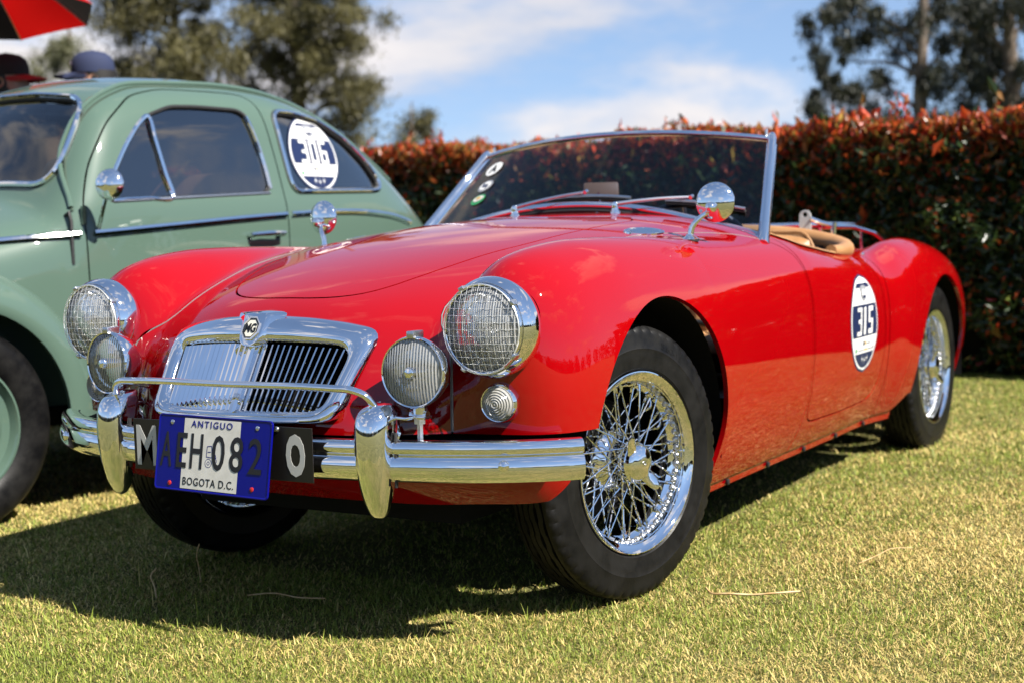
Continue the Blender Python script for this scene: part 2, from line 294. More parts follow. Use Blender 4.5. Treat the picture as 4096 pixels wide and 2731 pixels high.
class Field:
    """implicit body: fn(x,y,z) < 0 inside"""
    def __init__(s, fn): s.fn = fn
    def grad(s, p, e=.004):
        g = [s.fn(*(p+np.eye(3)[k]*e).T)-s.fn(*(p-np.eye(3)[k]*e).T) for k in range(3)]; return np.stack(g, -1)/(2*e)
    def refine(s, V, it=4):
        for _ in range(it):
            g = s.grad(V); f = s.fn(*V.T); V = V-np.clip(f/(np.sum(g*g, 1)+1e-9), -.02, .02)[:, None]*g
        g = s.grad(V, .005); return V, g/(np.linalg.norm(g, axis=1)[:, None]+1e-12)
    def solve(s, p0, p1):
        """first surface point on segments p0 (outside) -> p1 (inside)"""
        p0, p1 = np.atleast_2d(p0).astype(float), np.atleast_2d(p1).astype(float); n = len(p0); t = np.linspace(0, 1, 41); X = p0[:, None]+(p1-p0)[:, None]*t[None, :, None]
        f = s.fn(*X.reshape(-1, 3).T).reshape(n, 41); k = np.argmax(f < 0, 1); k[k == 0] = 40; ar = np.arange(n); lo, hi = t[k-1].copy(), t[k].copy(); fl, fh = f[ar, k-1].copy(), f[ar, k].copy()
        for it in range(7):
            m = lo+(hi-lo)*np.clip(fl/(fl-fh+1e-15), .02, .98) if it % 3 else (lo+hi)/2
            v = s.fn(*(p0+(p1-p0)*m[:, None]).T); ng = v < 0; hi, fh = np.where(ng, m, hi), np.where(ng, v, fh); lo, fl = np.where(ng, lo, m), np.where(ng, fl, v)
        hi = lo+(hi-lo)*np.clip(fl/(fl-fh+1e-15), 0, 1)
        p = p0+(p1-p0)*hi[:, None]; g = s.grad(p, .005); return p, g/(np.linalg.norm(g, axis=1)[:, None]+1e-12)
# ------------------------------------------------------------------ red roadster: body
ST = .004
def roadster_field():
    xs = np.arange(0, .84+ST, ST); ys = np.arange(-.80, 3.40, ST); zs = np.arange(.05, 1.05, ST)
    zc = curve([(-.8, .40), (-.66, .56), (-.60, .625), (-.54, .672), (-.50, .697), (-.45, .719), (-.38, .745), (-.3, .770), (-.15, .806), (0, .833), (.2, .860), (.4, .880), (.6, .893), (.8, .902), (.95, .903), (1.2, .87), (1.5, .835), (1.75, .825), (2.0, .82), (2.3, .79), (2.6, .715), (2.9, .58), (3.1, .42), (3.4, .2)], .035)
    c2 = curve([(-.8, .45), (-.5, .40), (-.3, .20), (0, .13), (.4, .13), (.8, .13), (1.7, .10), (2.1, .16), (2.6, .3), (3.4, .5)], .06); c4 = curve([(-.8, .9), (-.3, .6), (0, .35), (.4, .3), (.8, .32), (1.7, .3), (3.4, .4)], .06)
    zw = curve([(-.8, .60), (-.55, .735), (-.5, .758), (-.45, .778), (-.39, .800), (-.3, .820), (-.15, .835), (0, .838), (.15, .837), (.5, .822), (.9, .799), (1.2, .771), (1.4, .747), (1.6, .722), (1.71, .716), (1.79, .737), (1.90, .766), (2.03, .792), (2.2, .801), (2.38, .789), (2.62, .748), (2.85, .665), (3.0, .55), (3.1, .42), (3.4, .1)], .022)
    xc = curve([(-.8, .55), (-.45, .555), (-.2, .572), (.2, .595), (.6, .608), (1.0, .625), (1.5, .632), (1.8, .62), (2.1, .605), (2.5, .595), (2.9, .56), (3.4, .52)], .05)
    ci = curve([(-.8, 8), (-.45, 5.5), (-.2, 3.4), (.1, 2.4), (.5, 1.5), (.9, 1.2), (1.5, 1.5), (1.8, 5.0), (2.1, 7.0), (2.6, 7), (3.4, 7)], .05)
    X, Y = np.meshgrid(xs, ys, indexing='ij')
    core = zc(Y)-c2(Y)*X**2-c4(Y)*X**4
    d = X-xc(Y); wing = zw(Y)-np.where(d < 0, ci(Y)*d*d, 1.3*d*d+4*d**4); wing = np.maximum(wing, .1)
    T = smax(core, wing, .045); T = gsm(gsm(T, 2.2, 0, True), 2.2, 1); TT = Tab(0, -.8, ST, T)
    # front face  y = YF(x, z)
    xk = [0, .12, .26, .34, .42, .50, .56, .62, .68, .74, .84]; zk = [.05, .25, .30, .36, .44, .50, .58, .65, .70, .78, 1.05]
    YF = np.array([
        [-.26, -.26, -.255, -.25, -.24, -.23, -.22, -.21, -.19, -.17, -.15],
        [-.45, -.45, -.445, -.44, -.425, -.41, -.40, -.385, -.365, -.33, -.28],
        [-.515, -.515, -.51, -.50, -.475, -.453, -.442, -.427, -.40, -.36, -.30],
        [-.585, -.584, -.578, -.558, -.515, -.480, -.466, -.452, -.425, -.385, -.31],
        [-.612, -.610, -.596, -.565, -.515, -.480, -.470, -.457, -.430, -.388, -.31],
        [-.602, -.600, -.582, -.550, -.507, -.481, -.476, -.463, -.435, -.390, -.31],
        [-.575, -.572, -.548, -.518, -.488, -.480, -.482, -.470, -.442, -.392, -.31],
        [-.545, -.541, -.512, -.480, -.460, -.474, -.484, -.474, -.445, -.39, -.30],
        [-.522, -.518, -.488, -.455, -.440, -.462, -.476, -.468, -.436, -.38, -.29],
        [-.49, -.485, -.455, -.42, -.41, -.445, -.462, -.455, -.42, -.36, -.28],
        [-.40, -.395, -.37, -.35, -.34, -.36, -.37, -.36, -.33, -.28, -.2]])   # rows z, cols x
    A = np.stack([pchip(xk, YF[i], xs) for i in range(len(zk))]); A = pchip(zk, A, zs).T; A = gsm(gsm(A, 5, 0, True), 5, 1); TF = Tab(0, .05, ST, A)
    # half width  x = S(y, z)
    yk = [-.8, -.60, -.52, -.46, -.40, -.3, -.1, .2, .6, 1.0, 1.4, 1.68, 1.80, 1.92, 2.08, 2.3, 2.55, 2.8, 3.0, 3.15, 3.4]
    s55 = [.50, .585, .645, .676, .697, .714, .726, .726, .717, .710, .704, .696, .704, .722, .730, .732, .722, .69, .64, .57, .4]
    zt = curve([(.0, -.14), (.15, -.105), (.2, -.072), (.28, -.036), (.4, -.008), (.52, 0), (.62, -.003), (.72, -.016), (.85, -.06), (1.1, -.16)], .02)
    s = gsm(pchip(yk, s55, ys), 8, 0); S = s[:, None]+zt(zs)[None, :]; pod = np.exp(-((ys+.50)/.10)**2)[:, None]*np.clip((zs-.52)/.15, 0, 1)[None, :]*.012; TS = Tab(-.8, .05, ST, S-pod)
    def fn(x, y, z, tabs=None):
        a = np.abs(x); ft = (z-TT(a, y))/TT.g(a, y)*.72; fs = (a-TS(y, z))/TS.g(y, z); f = smax(ft, fs, np.interp(y, [.3, 1.05, 1.6, 1.95], [.20, .115, .115, .17]))
        f = smax(f, (TF(a, z)-y)/TF.g(a, z), .095); return smax(f, (y-3.10+.35*a*a+.5*(z-.45)**2), .2)
    return fn
RF = Field(roadster_field())
def mesh_field(F, lo, hi, st):
    ax = [np.arange(lo[k], hi[k]+st, st) for k in range(3)]; A = np.empty([len(a) for a in ax], np.float32)
    for i, x in enumerate(ax[0]):
        Yg, Zg = np.meshgrid(ax[1], ax[2], indexing='ij'); A[i] = F.fn(np.full(Yg.size, x), Yg.ravel(), Zg.ravel()).reshape(Yg.shape)
    return surface_nets(A, *ax)
def half_mesh(F, lo, hi, st):
    """mesh of the x>=-st half, cut exactly at the mid plane, then mirrored"""
    V, Q = mesh_field(F, lo, hi, st); V, N = F.refine(V); T = tris(Q); V, N, T = clip(V, N, T, V[:, 0]+1e-7)
    return V, N, T
BV, BN, BT = half_mesh(RF, (-.012, -.72, .16), (.78, 3.2, .96), .010)
red_car = tag(empty('roadster', (0, 0, 0)), 'glossy red open two seat roadster with chrome wire wheels and low windscreen', 'car')
# cut lines, all as signed functions of the half mesh
BONNET = np.array([(0, -.453), (.07, -.450), (.13, -.438), (.18, -.412), (.22, -.366), (.248, -.31), (.275, -.235), (.308, -.10), (.333, .02), (.346, .2), (.352, .36), (.352, .5), (.345, .58), (.32, .625), (.26, .65), (.15, .665), (0, .67)])
COCKPIT = np.array([(0, .93), (.3, .932), (.45, .945), (.54, .975), (.580, 1.03), (.596, 1.15), (.600, 1.35), (.597, 1.52), (.588, 1.62), (.565, 1.70), (.515, 1.755), (.42, 1.79), (.25, 1.805), (0, 1.81)])
DOOR = np.array([(.955, .86), (.985, .70), (.997, .55), (.993, .40), (.985, .30), (1.0, .283), (1.3, .279), (1.60, .283), (1.665, .298), (1.70, .36), (1.715, .50), (1.70, .66), (1.675, .74), (1.66, .86)])
def mir(P): return np.vstack([P, (P*[-1, 1])[::-1]])
def soft(P, n=160, it=10):
    q = np.vstack([P, P[:1]]); d = np.r_[0, np.cumsum(np.hypot(*np.diff(q, axis=0).T))]; t = np.linspace(0, d[-1], n+1)[:-1]; X = np.stack([np.interp(t, d, q[:, k]) for k in (0, 1)], -1)
    for _ in range(it): X = (np.roll(X, 1, 0)+2*X+np.roll(X, -1, 0))/4
    return X
DOOR2 = soft(DOOR)
BON2, COC2 = mir(spath(BONNET, 60)), mir(spath(COCKPIT, 60))
SEAM_F = curve([(-.7, .466), (-.51, .466), (-.482, .462), (-.465, .445), (-.45, .422), (-.42, .392), (-.38, .375), (-.3, .378), (-.1, .412), (.2, .452), (.5, .503), (.75, .56), (.86, .60), (.95, .66), (1.0, .75)], .015)
def pbox(V, ax): return V[:, ax]
def bottom(y): return np.interp(y, [-.6, -.46, -.40, .3, .36, .42, 1.9, 2.0, 2.8, 3.2], [.283, .283, .30, .30, .21, .207, .212, .26, .27, .3])
def carve(V, N, T):
    def cut(s): nonlocal V, N, T; V, N, T = clip(V, N, T, s)
    cut(V[:, 2]-bottom(V[:, 1]))
    cut(np.where(V[:, 0] > .3, np.hypot(V[:, 1]-.008, V[:, 2]-.358)-.337, 1))          # front wheel arch
    cut(np.where(V[:, 0] > .3, np.hypot((V[:, 1]-2.37)*.97, V[:, 2]-.325)-.333, 1))       # rear wheel arch
    cut(np.where(V[:, 2] > .6, -poly_sdf(V[:, :2], COC2), 1))                              # cockpit opening
    g = np.array([(-.236, .482), (.236, .482), (.252, .62), (.235, .640), (.12, .652), (0, .656), (-.12, .652), (-.235, .640), (-.252, .62)])
    cut(np.where(V[:, 1] < -.4, -poly_sdf(V[:, [0, 2]], g), 1))                            # grille opening
    cut(np.where((V[:, 1] < -.35) & (V[:, 0] > .3), np.hypot(V[:, 0]-.555, V[:, 2]-.6585)-.0885, 1))   # lamp bowls
    return V, N, T
BV, BN, BT = carve(BV, BN, BT)
VAL = clip(BV, BN, BT, np.where(BV[:, 1] < -.3, np.minimum(.352-BV[:, 2], np.minimum(-.40-BV[:, 1]+np.clip(BV[:, 2]-.31, -.1, .03)*.6, 1)), -1))
BV, BN, BT = clip(BV, BN, BT, np.where(BV[:, 1] < -.3, BV[:, 2]-.440, 1))
GAP = .0024
def both(name, V, N, T, mat=RED, rim=.012, label=None):
    a = panel(name, V, N, T, mat, red_car, rim)
    M = np.array([-1, 1, 1]); b = panel(name, V*M, N*M, T[:, ::-1], mat, red_car, rim); return a, b
def whole(name, V, N, T, mat=RED, rim=.012):
    """join the half with its mirror image"""
    M = np.array([-1, 1, 1]); on = np.abs(V[:, 0]) < 2e-6; n = len(V); idx = np.arange(n)+n; idx[on] = np.where(on)[0]
    VV = np.vstack([V, V*M]); NN = np.vstack([N, N*M]); NN[:n][on, 0] = 0; TT = np.vstack([T, idx[T][:, ::-1]]); u, inv = np.unique(TT, return_inverse=True); return panel(name, VV[u], NN[u], inv.reshape(-1, 3), mat, red_car, rim)
def split(V, N, T, sfun):
    s = sfun(V); a = clip(V, N, T, s-GAP); b = clip(V, N, T, -s-GAP); return a, b
bon, rest = split(BV, BN, BT, lambda V: np.where((V[:, 2] > .62), poly_sdf(V[:, :2], BON2), -.2))
whole('bonnet', *bon)
door, rest = split(*rest, lambda V: np.where(V[:, 0] > .45, poly_sdf(V[:, 1:], DOOR2), -.2))
DOOR_O = both('door', *door)
fw, rest = split(*rest, lambda V: np.where(V[:, 1] < 1.3, V[:, 0]-SEAM_F(V[:, 1]), -.2))
both('front_wing', *fw)
rw, rest = split(*rest, lambda V: np.minimum(V[:, 1]-1.752, V[:, 0]-np.interp(V[:, 1], [1.7, 1.8, 2.0, 2.4, 3.0, 3.2], [.60, .55, .505, .49, .44, .40])))
both('rear_wing', *rw)
whole('body_shell', *rest)
VAL = (VAL[0]+np.array([0, .004, 0]), VAL[1], VAL[2]); whole('front_valance', *VAL)
# ------------------------------------------------------------------ red roadster: fittings
def text2d(txt, h, wscale=1.0, thick=0.0, spacing=1.0):
    cu = bpy.data.curves.new('t', 'FONT'); cu.body = txt; cu.size = 1; cu.offset = thick; cu.space_character = spacing; cu.resolution_u = 3; cu.align_x = 'CENTER'
    o = bpy.data.objects.new('t', cu); C.objects.link(o); bpy.context.view_layer.update(); me = bpy.data.meshes.new_from_object(o.evaluated_get(bpy.context.evaluated_depsgraph_get()))
    V = np.array([v.co[:2] for v in me.vertices]); F = [tuple(p.vertices) for p in me.polygons]; bpy.data.objects.remove(o); bpy.data.curves.remove(cu); bpy.data.meshes.remove(me)
    y0, y1 = V[:, 1].min(), V[:, 1].max(); V[:, 1] = (V[:, 1]-(y0+y1)/2)/(y1-y0)*h; V[:, 0] = (V[:, 0]-(V[:, 0].min()+V[:, 0].max())/2)/(y1-y0)*h*wscale; return V, F
def flat_text(name, txt, h, o, ex, ey, mat, parent, wscale=1.0, thick=0.0, depth=.0012, spacing=1.0, fitw=None):
    V, F = text2d(txt, h, wscale, thick, spacing); ex, ey = np.array(ex, float), np.array(ey, float); n = np.cross(ex, ey)
    if fitw: V[:, 0] *= fitw/(V[:, 0].max()-V[:, 0].min())
    P = np.array(o)+V[:, :1]*ex+V[:, 1:]*ey; Q = P+n*depth; nn = len(P)
    me = bpy.data.meshes.new(name); FF = [tuple(i+nn for i in f) for f in F]
    from collections import Counter
    cnt = Counter(); 
    for f in F:
        for a, b in zip(f, f[1:]+f[:1]): cnt[(min(a, b), max(a, b))] += 1
    for f in F:
        for a, b in zip(f, f[1:]+f[:1]):
            if cnt[(min(a, b), max(a, b))] == 1: FF.append((a, b, b+nn, a+nn))
    me.from_pydata(np.vstack([P, Q]).tolist(), [], FF); me.update(); return obj(name, me, mat, parent)
def ellipse(a, b, n=48): t = np.arange(n)*2*math.pi/n; return np.stack([a*np.cos(t), b*np.sin(t)], -1)

# underside, wheel wells, inner tub
m = MB(); m.box((0, .95, .247), (.38, 1.30, .028)); m.box((0, 1.17, .245), (.58, .72, .03)); m.box((0, -.2, .36), (.33, .22, .07)); m.box((0, 2.5, .33), (.42, .45, .09)); m.build('floor_pan', UNDER, red_car)
m = MB(); m.box((0, -.37, .56), (.24, .02, .12)); m.box((0, -.1, .58), (.33, .25, .10)); m.build('radiator', UNDER, red_car)
for sx in (1, -1):
    for (yc, r) in ((.008, .345), (2.37, .345)):
        m = MB(); a = np.linspace(R(-12), R(170), 26); G = []
        for x in (.34, .50, .60, .662, .690): G.append([(sx*x, yc+(r+.012)*math.cos(t), .35+r*math.sin(t)+(.0 if yc < 1 else -.02)) for t in a])
        m.grid(G); m.add([(sx*.335, yc+.36*math.cos(t), .35+.34*math.sin(t)) for t in a], [tuple(range(26))]); m.build('wheel_well', UNDER, red_car)

# unseen dark sheet added between body and bumper to block sunlight
tray = np.array([(0, -.630), (.2, -.622), (.36, -.60), (.50, -.56), (.60, -.515), (.66, -.475)]); tb = np.array([(0, -.50), (.2, -.50), (.36, -.48), (.50, -.44), (.60, -.42), (.66, -.40)])
tl_ = np.vstack([(tray*[-1, 1])[::-1][:-1], tray]); tr_ = np.vstack([(tb*[-1, 1])[::-1][:-1], tb]); MB().grid([np.c_[tl_, np.full(11, .418)], np.c_[tr_, np.full(11, .430)]]).build('light_block_sheet', UNDER, red_car)
# bonnet-to-wing beading
def on_front(xz):
    xz = np.asarray(xz, float); return RF.solve(np.c_[xz[:, 0], np.full(len(xz), -.75), xz[:, 1]], np.c_[xz[:, 0], np.full(len(xz), -.2), xz[:, 1]])
def on_top(xy):
    xy = np.asarray(xy, float); return RF.solve(np.c_[xy, np.full(len(xy), 1.0)], np.c_[xy, np.full(len(xy), .5)])
def on_side(yz, sx=1):
    yz = np.asarray(yz, float); p, n = RF.solve(np.c_[np.full(len(yz), .80), yz], np.c_[np.full(len(yz), .4), yz]); return p*[sx, 1, 1], n*[sx, 1, 1]
BEAD = principled('grey_bead', (.20, .19, .19), .4)
for sx in (1, -1):
    zz = np.linspace(.445, .60, 12); xx = SEAM_F(on_front(np.c_[np.full(12, .47), zz])[0][:, 1]); p1, _ = on_front(np.c_[xx, zz])
    for _ in range(4): p1, _n = on_front(np.c_[SEAM_F(p1[:, 1]), zz])
    yy = np.linspace(p1[-1, 1]+.006, .88, 60); p2, _ = on_top(np.c_[SEAM_F(yy), yy])
    k = np.argmax(p2[:, 2] > p1[-1, 2]+.004); pp = np.vstack([p1, p2[k:]]); MB().tube((pp-[0, 0, .0006])*[sx, 1, 1], np.r_[np.full(12, .0034), np.full(len(pp)-12, .0017)], 6).build('wing_bead', BEAD if sx > 0 else BEAD, red_car)

# ---- headlamps
def headlamp(sx):
    c = (sx*.555, -.478, .656 if sx > 0 else .661); g = empty('headlamp', c, 0, red_car); ax = (0, -1, 0)
    MB().lathe([(-.03, .098), (-.012, .1035), (.004, .1035), (.016, .1005), (.026, .0955), (.030, .0930), (.0275, .0905), (.018, .0895)], (0, 0, 0), ax, 72).build('rim', CHROME, g)
    MB().lathe([(.016, .0905), (.016, .0875)], (0, 0, 0), ax, 72).build('gasket', SEAL, g)
    MB().lathe([(.020, .0885), (.032, .0905), (.037, .0885), (.036, .0860)], (0, 0, 0), ax, 72).build('inner_rim', CHROME, g)
    pr = [(-.045+.0105*0, .004)]+[(-.045+(r/.086)**2*.066, r) for r in np.linspace(.012, .0865, 14)]; MB().lathe(pr, (0, 0, 0), ax, 48).build('reflector', REFL, g)
    MB().lathe([(-.03, .001), (-.012, .007), (-.004, .009), (.006, .006), (.010, .001)], (0, 0, 0), ax, 16).build('bulb', STEEL, g)
    r = np.linspace(.0, .0868, 12); out = [(.033+.024*(1-(q/.0868)**2), max(q, .0005)) for q in r]; inn = [(h-.0045, q) for h, q in out][::-1]
    MB().lathe(out+inn, (0, 0, 0), ax, 64).build('lens', LEN, g)
    gd = MB(); n = 13
    for i in range(n):
        q = (i-(n-1)/2)*.0137; hw = math.sqrt(max(.0885**2-q*q, 1e-6))
        for ver in (0, 1):
            t = np.linspace(-hw, hw, 46); d = .042+.0245*(1-(t*t+q*q)/.0885**2)+.0009*np.cos(t/.0137*math.pi+(i % 2)*math.pi)*(1 if ver else -1); w = .0005*np.cos(t/.0137*math.pi+(i % 2)*math.pi)
            P = np.stack([q+w, -d, t], -1) if ver else np.stack([t, -d, q+w], -1); gd.tube(P, .00037, 5)
    gd.tube([(.0888*math.cos(t), -.0415, .0888*math.sin(t)) for t in np.arange(60)*2*math.pi/60], .0013, 6, closed=True); gd.build('stone_guard', GALV, g)
    for an in (35, 118, 242, 325): 
        t = R(an); m = MB(); M = Matrix.Rotation(-t, 3, 'Y'); m.box(M @ Vector((.0915, -.034, 0)), (.0035, .011, .006), M, .001); m.build('clip', STEEL, g)
headlamp(1); headlamp(-1)

# ---- side lamps in the wings
PKL = principled('lamp_plastic', (.75, .74, .70), .12, trans=.55, ior=1.3); flutes(PKL, 30, .2, .002)
for sx in (1, -1):
    p, n = on_front([(.570, .506)]); p, n = p[0], n[0]; n = n*.55+np.array([0.04, -1, .02])*.45; g = empty('side_lamp', (sx*p[0], p[1], p[2]), 0, red_car); n = (n[0]*sx, n[1], n[2])
    MB().lathe([(-.008, .0405), (.004, .041), (.015, .0392), (.019, .0365), (.018, .0345)], (0, 0, 0), n, 48).build('bezel', CHROME, g)
    pr = [(.014, .0355)]
    for k, r in enumerate(np.linspace(.033, .004, 13)): pr.append((.019+.013*(1-(r/.036)**2)+(.0011 if k % 2 else -.0011), r))
    MB().lathe(pr+[(.033, .0004)], (0, 0, 0), n, 48).build('lens', PKL, g)
    MB().lathe([(.004, .034), (.006, .02), (.010, .001)], (0, 0, 0), n, 32).build('reflector', REFL, g)

# ---- fog lamps on the bumper
LEN2 = lens_mat('fog_lamp_glass', 48)
def foglamp(sx):
    g = empty('fog_lamp', (sx*.43, -.565, .573), R(4*sx)*0, red_car); ax = (sx*.10, -1, .015)
    MB().lathe([(-.062, .002), (-.058, .022), (-.045, .045), (-.022, .064), (0, .0705), (.010, .0725), (.018, .0725), (.0225, .0700), (.021, .0675)], (0, 0, 0), ax, 64).build('shell', CHROME, g)
    MB().lathe([(-.040, .002), (-.034, .025), (-.015, .052), (.013, .0675)], (0, 0, 0), ax, 48).build('reflector', REFL, g)
    r = np.linspace(0, .0675, 10); out = [(.0185+.010*(1-(q/.0675)**2), max(q, .0004)) for q in r]; MB().lathe(out+[(h-.004, q) for h, q in out[::-1]], (0, 0, 0), ax, 64).build('lens', LEN2, g)
    MB().lathe([(-.02, .013), (.016, .013), (.030, .0125), (.036, .009), (.038, .001)], (0, 0, 0), ax, 24).build('bulb_shield', CHROME, g)
    m = MB(); q = Vector(ax).normalized(); m.box((q.x*.004, q.y*.004, .075), (.0085, .019, .0075), None, .002); m.build('top_clip', STEEL, g)
    m = MB(); m.tube([(0, .004, -.072), (0, .004, -.085)], .016, 10); m.tube([(-.020, .004, -.087), (.020, .004, -.087)], .009, 10); m.build('swivel', CHROME, g)
    m = MB(); m.lathe([(-.150, .0065), (-.105, .0065), (-.105, .0125), (-.095, .0125), (-.095, .008), (-.088, .008)], (0, .004, 0), (0, 0, 1), 6, True); m.build('mounting_bolt', STEEL, g)
    m = MB(); m.box((-sx*.028, .002, -.0915), (.050, .014, .003), None, .001); m.build('bracket', CHROME, g)
    MB().tube([(0, .0, -.035), (-sx*.02, .06, -.06), (-sx*.03, .07, -.12)], .003, 6).build('cable', SEAL, g)
foglamp(1); foglamp(-1)

# ---- grille
gr = empty('grille', (0, -.60, .55), 0, red_car); G0 = np.array([0, -.60, .55])
def gy(x, z, off=0):
    """front plane of the grille"""
    x = np.abs(np.asarray(x, float)); z = np.asarray(z, float); t = (z-.463)/(.664-.463); return -.652+.112*t+(.45+.28*t)*x*x-.03*x*(1-t)*0-off
def gpt(x, z, off=0): return np.stack([np.asarray(x, float), gy(x, z, off), np.asarray(z, float)], -1)-G0
OUTL = np.array([(0, .462), (.14, .464), (.225, .466), (.250, .472), (.262, .490), (.272, .54), (.284, .60), (.288, .628), (.281, .645), (.262, .655), (.20, .667), (.12, .676), (0, .682)])
INNR = np.array([(0, .489), (.14, .489), (.203, .491), (.214, .496), (.219, .507), (.227, .55), (.234, .59), (.235, .603), (.230, .612), (.216, .616), (.17, .620), (.10, .623), (0, .625)])
def loop(P, n): 
    P = np.vstack([P, (P*[-1, 1])[::-1][1:-1]]); P = P.copy(); q = np.vstack([P, P[:1]]); d = np.r_[0, np.cumsum(np.hypot(*np.diff(q, axis=0).T))]; t = np.linspace(0, d[-1], n+1)[:-1]
    X = np.stack([np.interp(t, d, q[:, k]) for k in (0, 1)], -1)
    for _ in range(3): X = (np.roll(X, 1, 0)+2*X+np.roll(X, -1, 0))/4
    return X
lo_, li_ = loop(OUTL, 120), loop(INNR, 120)
rings = []
for w, off in ((0, -.035), (0, -.002), (.10, .010), (.28, .0165), (.5, .0175), (.72, .013), (.9, .005), (1, -.006), (1, -.035)):
    p = lo_*(1-w)+li_*w; rings.append(gpt(p[:, 0], p[:, 1], off))
MB().grid(np.array(rings), closev=True).build('surround', CHROME, gr, angle=60)
for sx in (1, -1):
    for k in range(14):
        xb = .020+k*.0144; xt = .022+k*.0157; z = np.linspace(.486, .622-.010*(k/13)**2, 9); zt = (z-z[0])/(z[-1]-z[0]); x = xb+(xt-xb)*zt
        m = MB(); Gs = []
        for dx, off in ((-.0260, -.030), (-.0078, -.006), (-.0022, .0015), (.0014, .0015), (.0002, -.006), (-.0200, -.030)): Gs.append(gpt(sx*(x+dx), z, off))
        m.grid(np.array(Gs)); m.build('slat', CHROME, gr, angle=35)
z = np.linspace(.482, .65, 8); Gs = [gpt(np.full(8, dx), z, off) for dx, off in ((-.011, -.03), (-.0095, .004), (-.004, .009), (.004, .009), (.0095, .004), (.011, -.03))]
MB().grid(np.array(Gs)).build('centre_bar', CHROME, gr, angle=35)
m = MB(); 
for t in (.49,): m.add([tuple(gpt(sx*.25, zz_, -.036)) for sx, zz_ in ((-1, .47), (1, .47), (1, .65), (-1, .65))], [(0, 1, 2, 3)])
m.build('backing', UNDER, gr)
# shield with octagonal badge
SH = np.array([(0, .619), (.014, .622), (.025, .630), (.030, .643), (.031, .668), (.031, .686), (.0, .689)]); sl = loop(SH, 60); c_ = np.array([0, .660]); rg = []
for wx, wz, off in ((1.0, 1.12, -.03), (2.3, 1.10, .004), (1.75, 1.06, .010), (1.25, 1.02, .019), (1.0, 1.0, .0235), (.9, .93, .0245), (.5, .5, .025), (.02, .02, .025)):
    k_ = np.clip((sl[:, 1]-.619)/.07, 0, 1); p = np.c_[sl[:, 0]*(1+(wx-1)*(.25+.75*k_)), c_[1]+(sl[:, 1]-c_[1])*wz]; rg.append(gpt(p[:, 0], np.minimum(p[:, 1], .699), off+0*p[:, 0]))
shield = MB().grid(np.array(rg), closev=True, cap1=True).build('badge_shield', CHROME, gr, angle=35)
def octa(r, off): a = np.arange(8)*math.pi/4+math.pi/8; return r*np.cos(a), .657+r*np.sin(a), off
def oct_ring(r0, r1, off, name, mat, th=.002):
    a = np.arange(8)*math.pi/4+math.pi/8; m = MB(); rows = []
    for r, o in ((r0, off-th), (r0, off), (r1, off), (r1, off-th)): rows.append(gpt(r*np.cos(a), .657+r*1.02*np.sin(a), o))
    m.grid(np.array(rows), closev=True); return m.build(name, mat, gr, angle=20)
PLATEC = principled('badge_ivory', (.72, .70, .60), .3, coat=.6)
oct_ring(.0250, .0222, .0290, 'badge_ring', CHROME, .006); a = np.arange(8)*math.pi/4+math.pi/8
MB().add(gpt(.0224*np.cos(a), .657+.0224*1.02*np.sin(a), .0275), [tuple(range(8))]).build('badge_face', PLATEC, gr); oct_ring(.0205, .0188, .0286, 'badge_line', BLACK, .0012)
ex = np.array([1, 0, 0]); ey = gpt(0, .667)-gpt(0, .647); ey = ey/np.linalg.norm(ey); b0 = gpt(0, .657, .0277)
flat_text('badge_letters', 'MG', .021, b0, ex, ey, BLACK, gr, 1.0, .02, .0012, fitw=.030)

# ---- bumper, overriders, badge bar
BP = np.array([(0, -.652), (.15, -.648), (.30, -.632), (.42, -.607), (.54, -.569), (.63, -.527), (.685, -.490), (.72, -.461), (.737, -.443)]); bp = spath(np.vstack([(BP*[-1, 1])[::-1][:-1], BP]), 121)
PROF = [(-.030, .039), (-.010, .0425), (.002, .0415), (.009, .036), (.0115, .026), (.0105, .017), (.0055, .0135), (.0055, .0115), (.011, .008), (.0155, 0), (.0175, -.011), (.0165, -.022), (.012, -.033), (.004, -.0405), (-.008, -.043), (-.014, -.040)]
tg = np.gradient(bp, axis=0); tg /= np.linalg.norm(tg, axis=1)[:, None]; nr = np.stack([tg[:, 1], -tg[:, 0]], -1)
bz = lambda x: .397
Gs = [np.c_[bp+nr*d, np.full(len(bp), .397+h)] for d, h in PROF]; BUMP = MB().grid(np.array(Gs)).build('bumper', CHROME, red_car, angle=50)
Gs2 = [np.c_[bp+nr*(d-.004), np.full(len(bp), .397+h*.96)] for d, h in PROF]; MB().grid(np.array(Gs2)).build('inner_face', BLACK, BUMP)
def bpoint(x):
    i = int(np.argmin(np.abs(bp[:, 0]-x))); return bp[i], nr[i]
for x in (.615, -.615):
    p, n_ = bpoint(x); MB().lathe([(0, .0115), (.004, .0108), (.0075, .007), (.009, .0005)], (p[0]+n_[0]*.015, p[1]+n_[1]*.015, .397-.006), (n_[0], n_[1], 0), 20).build('bolt_head', CHROME, BUMP)
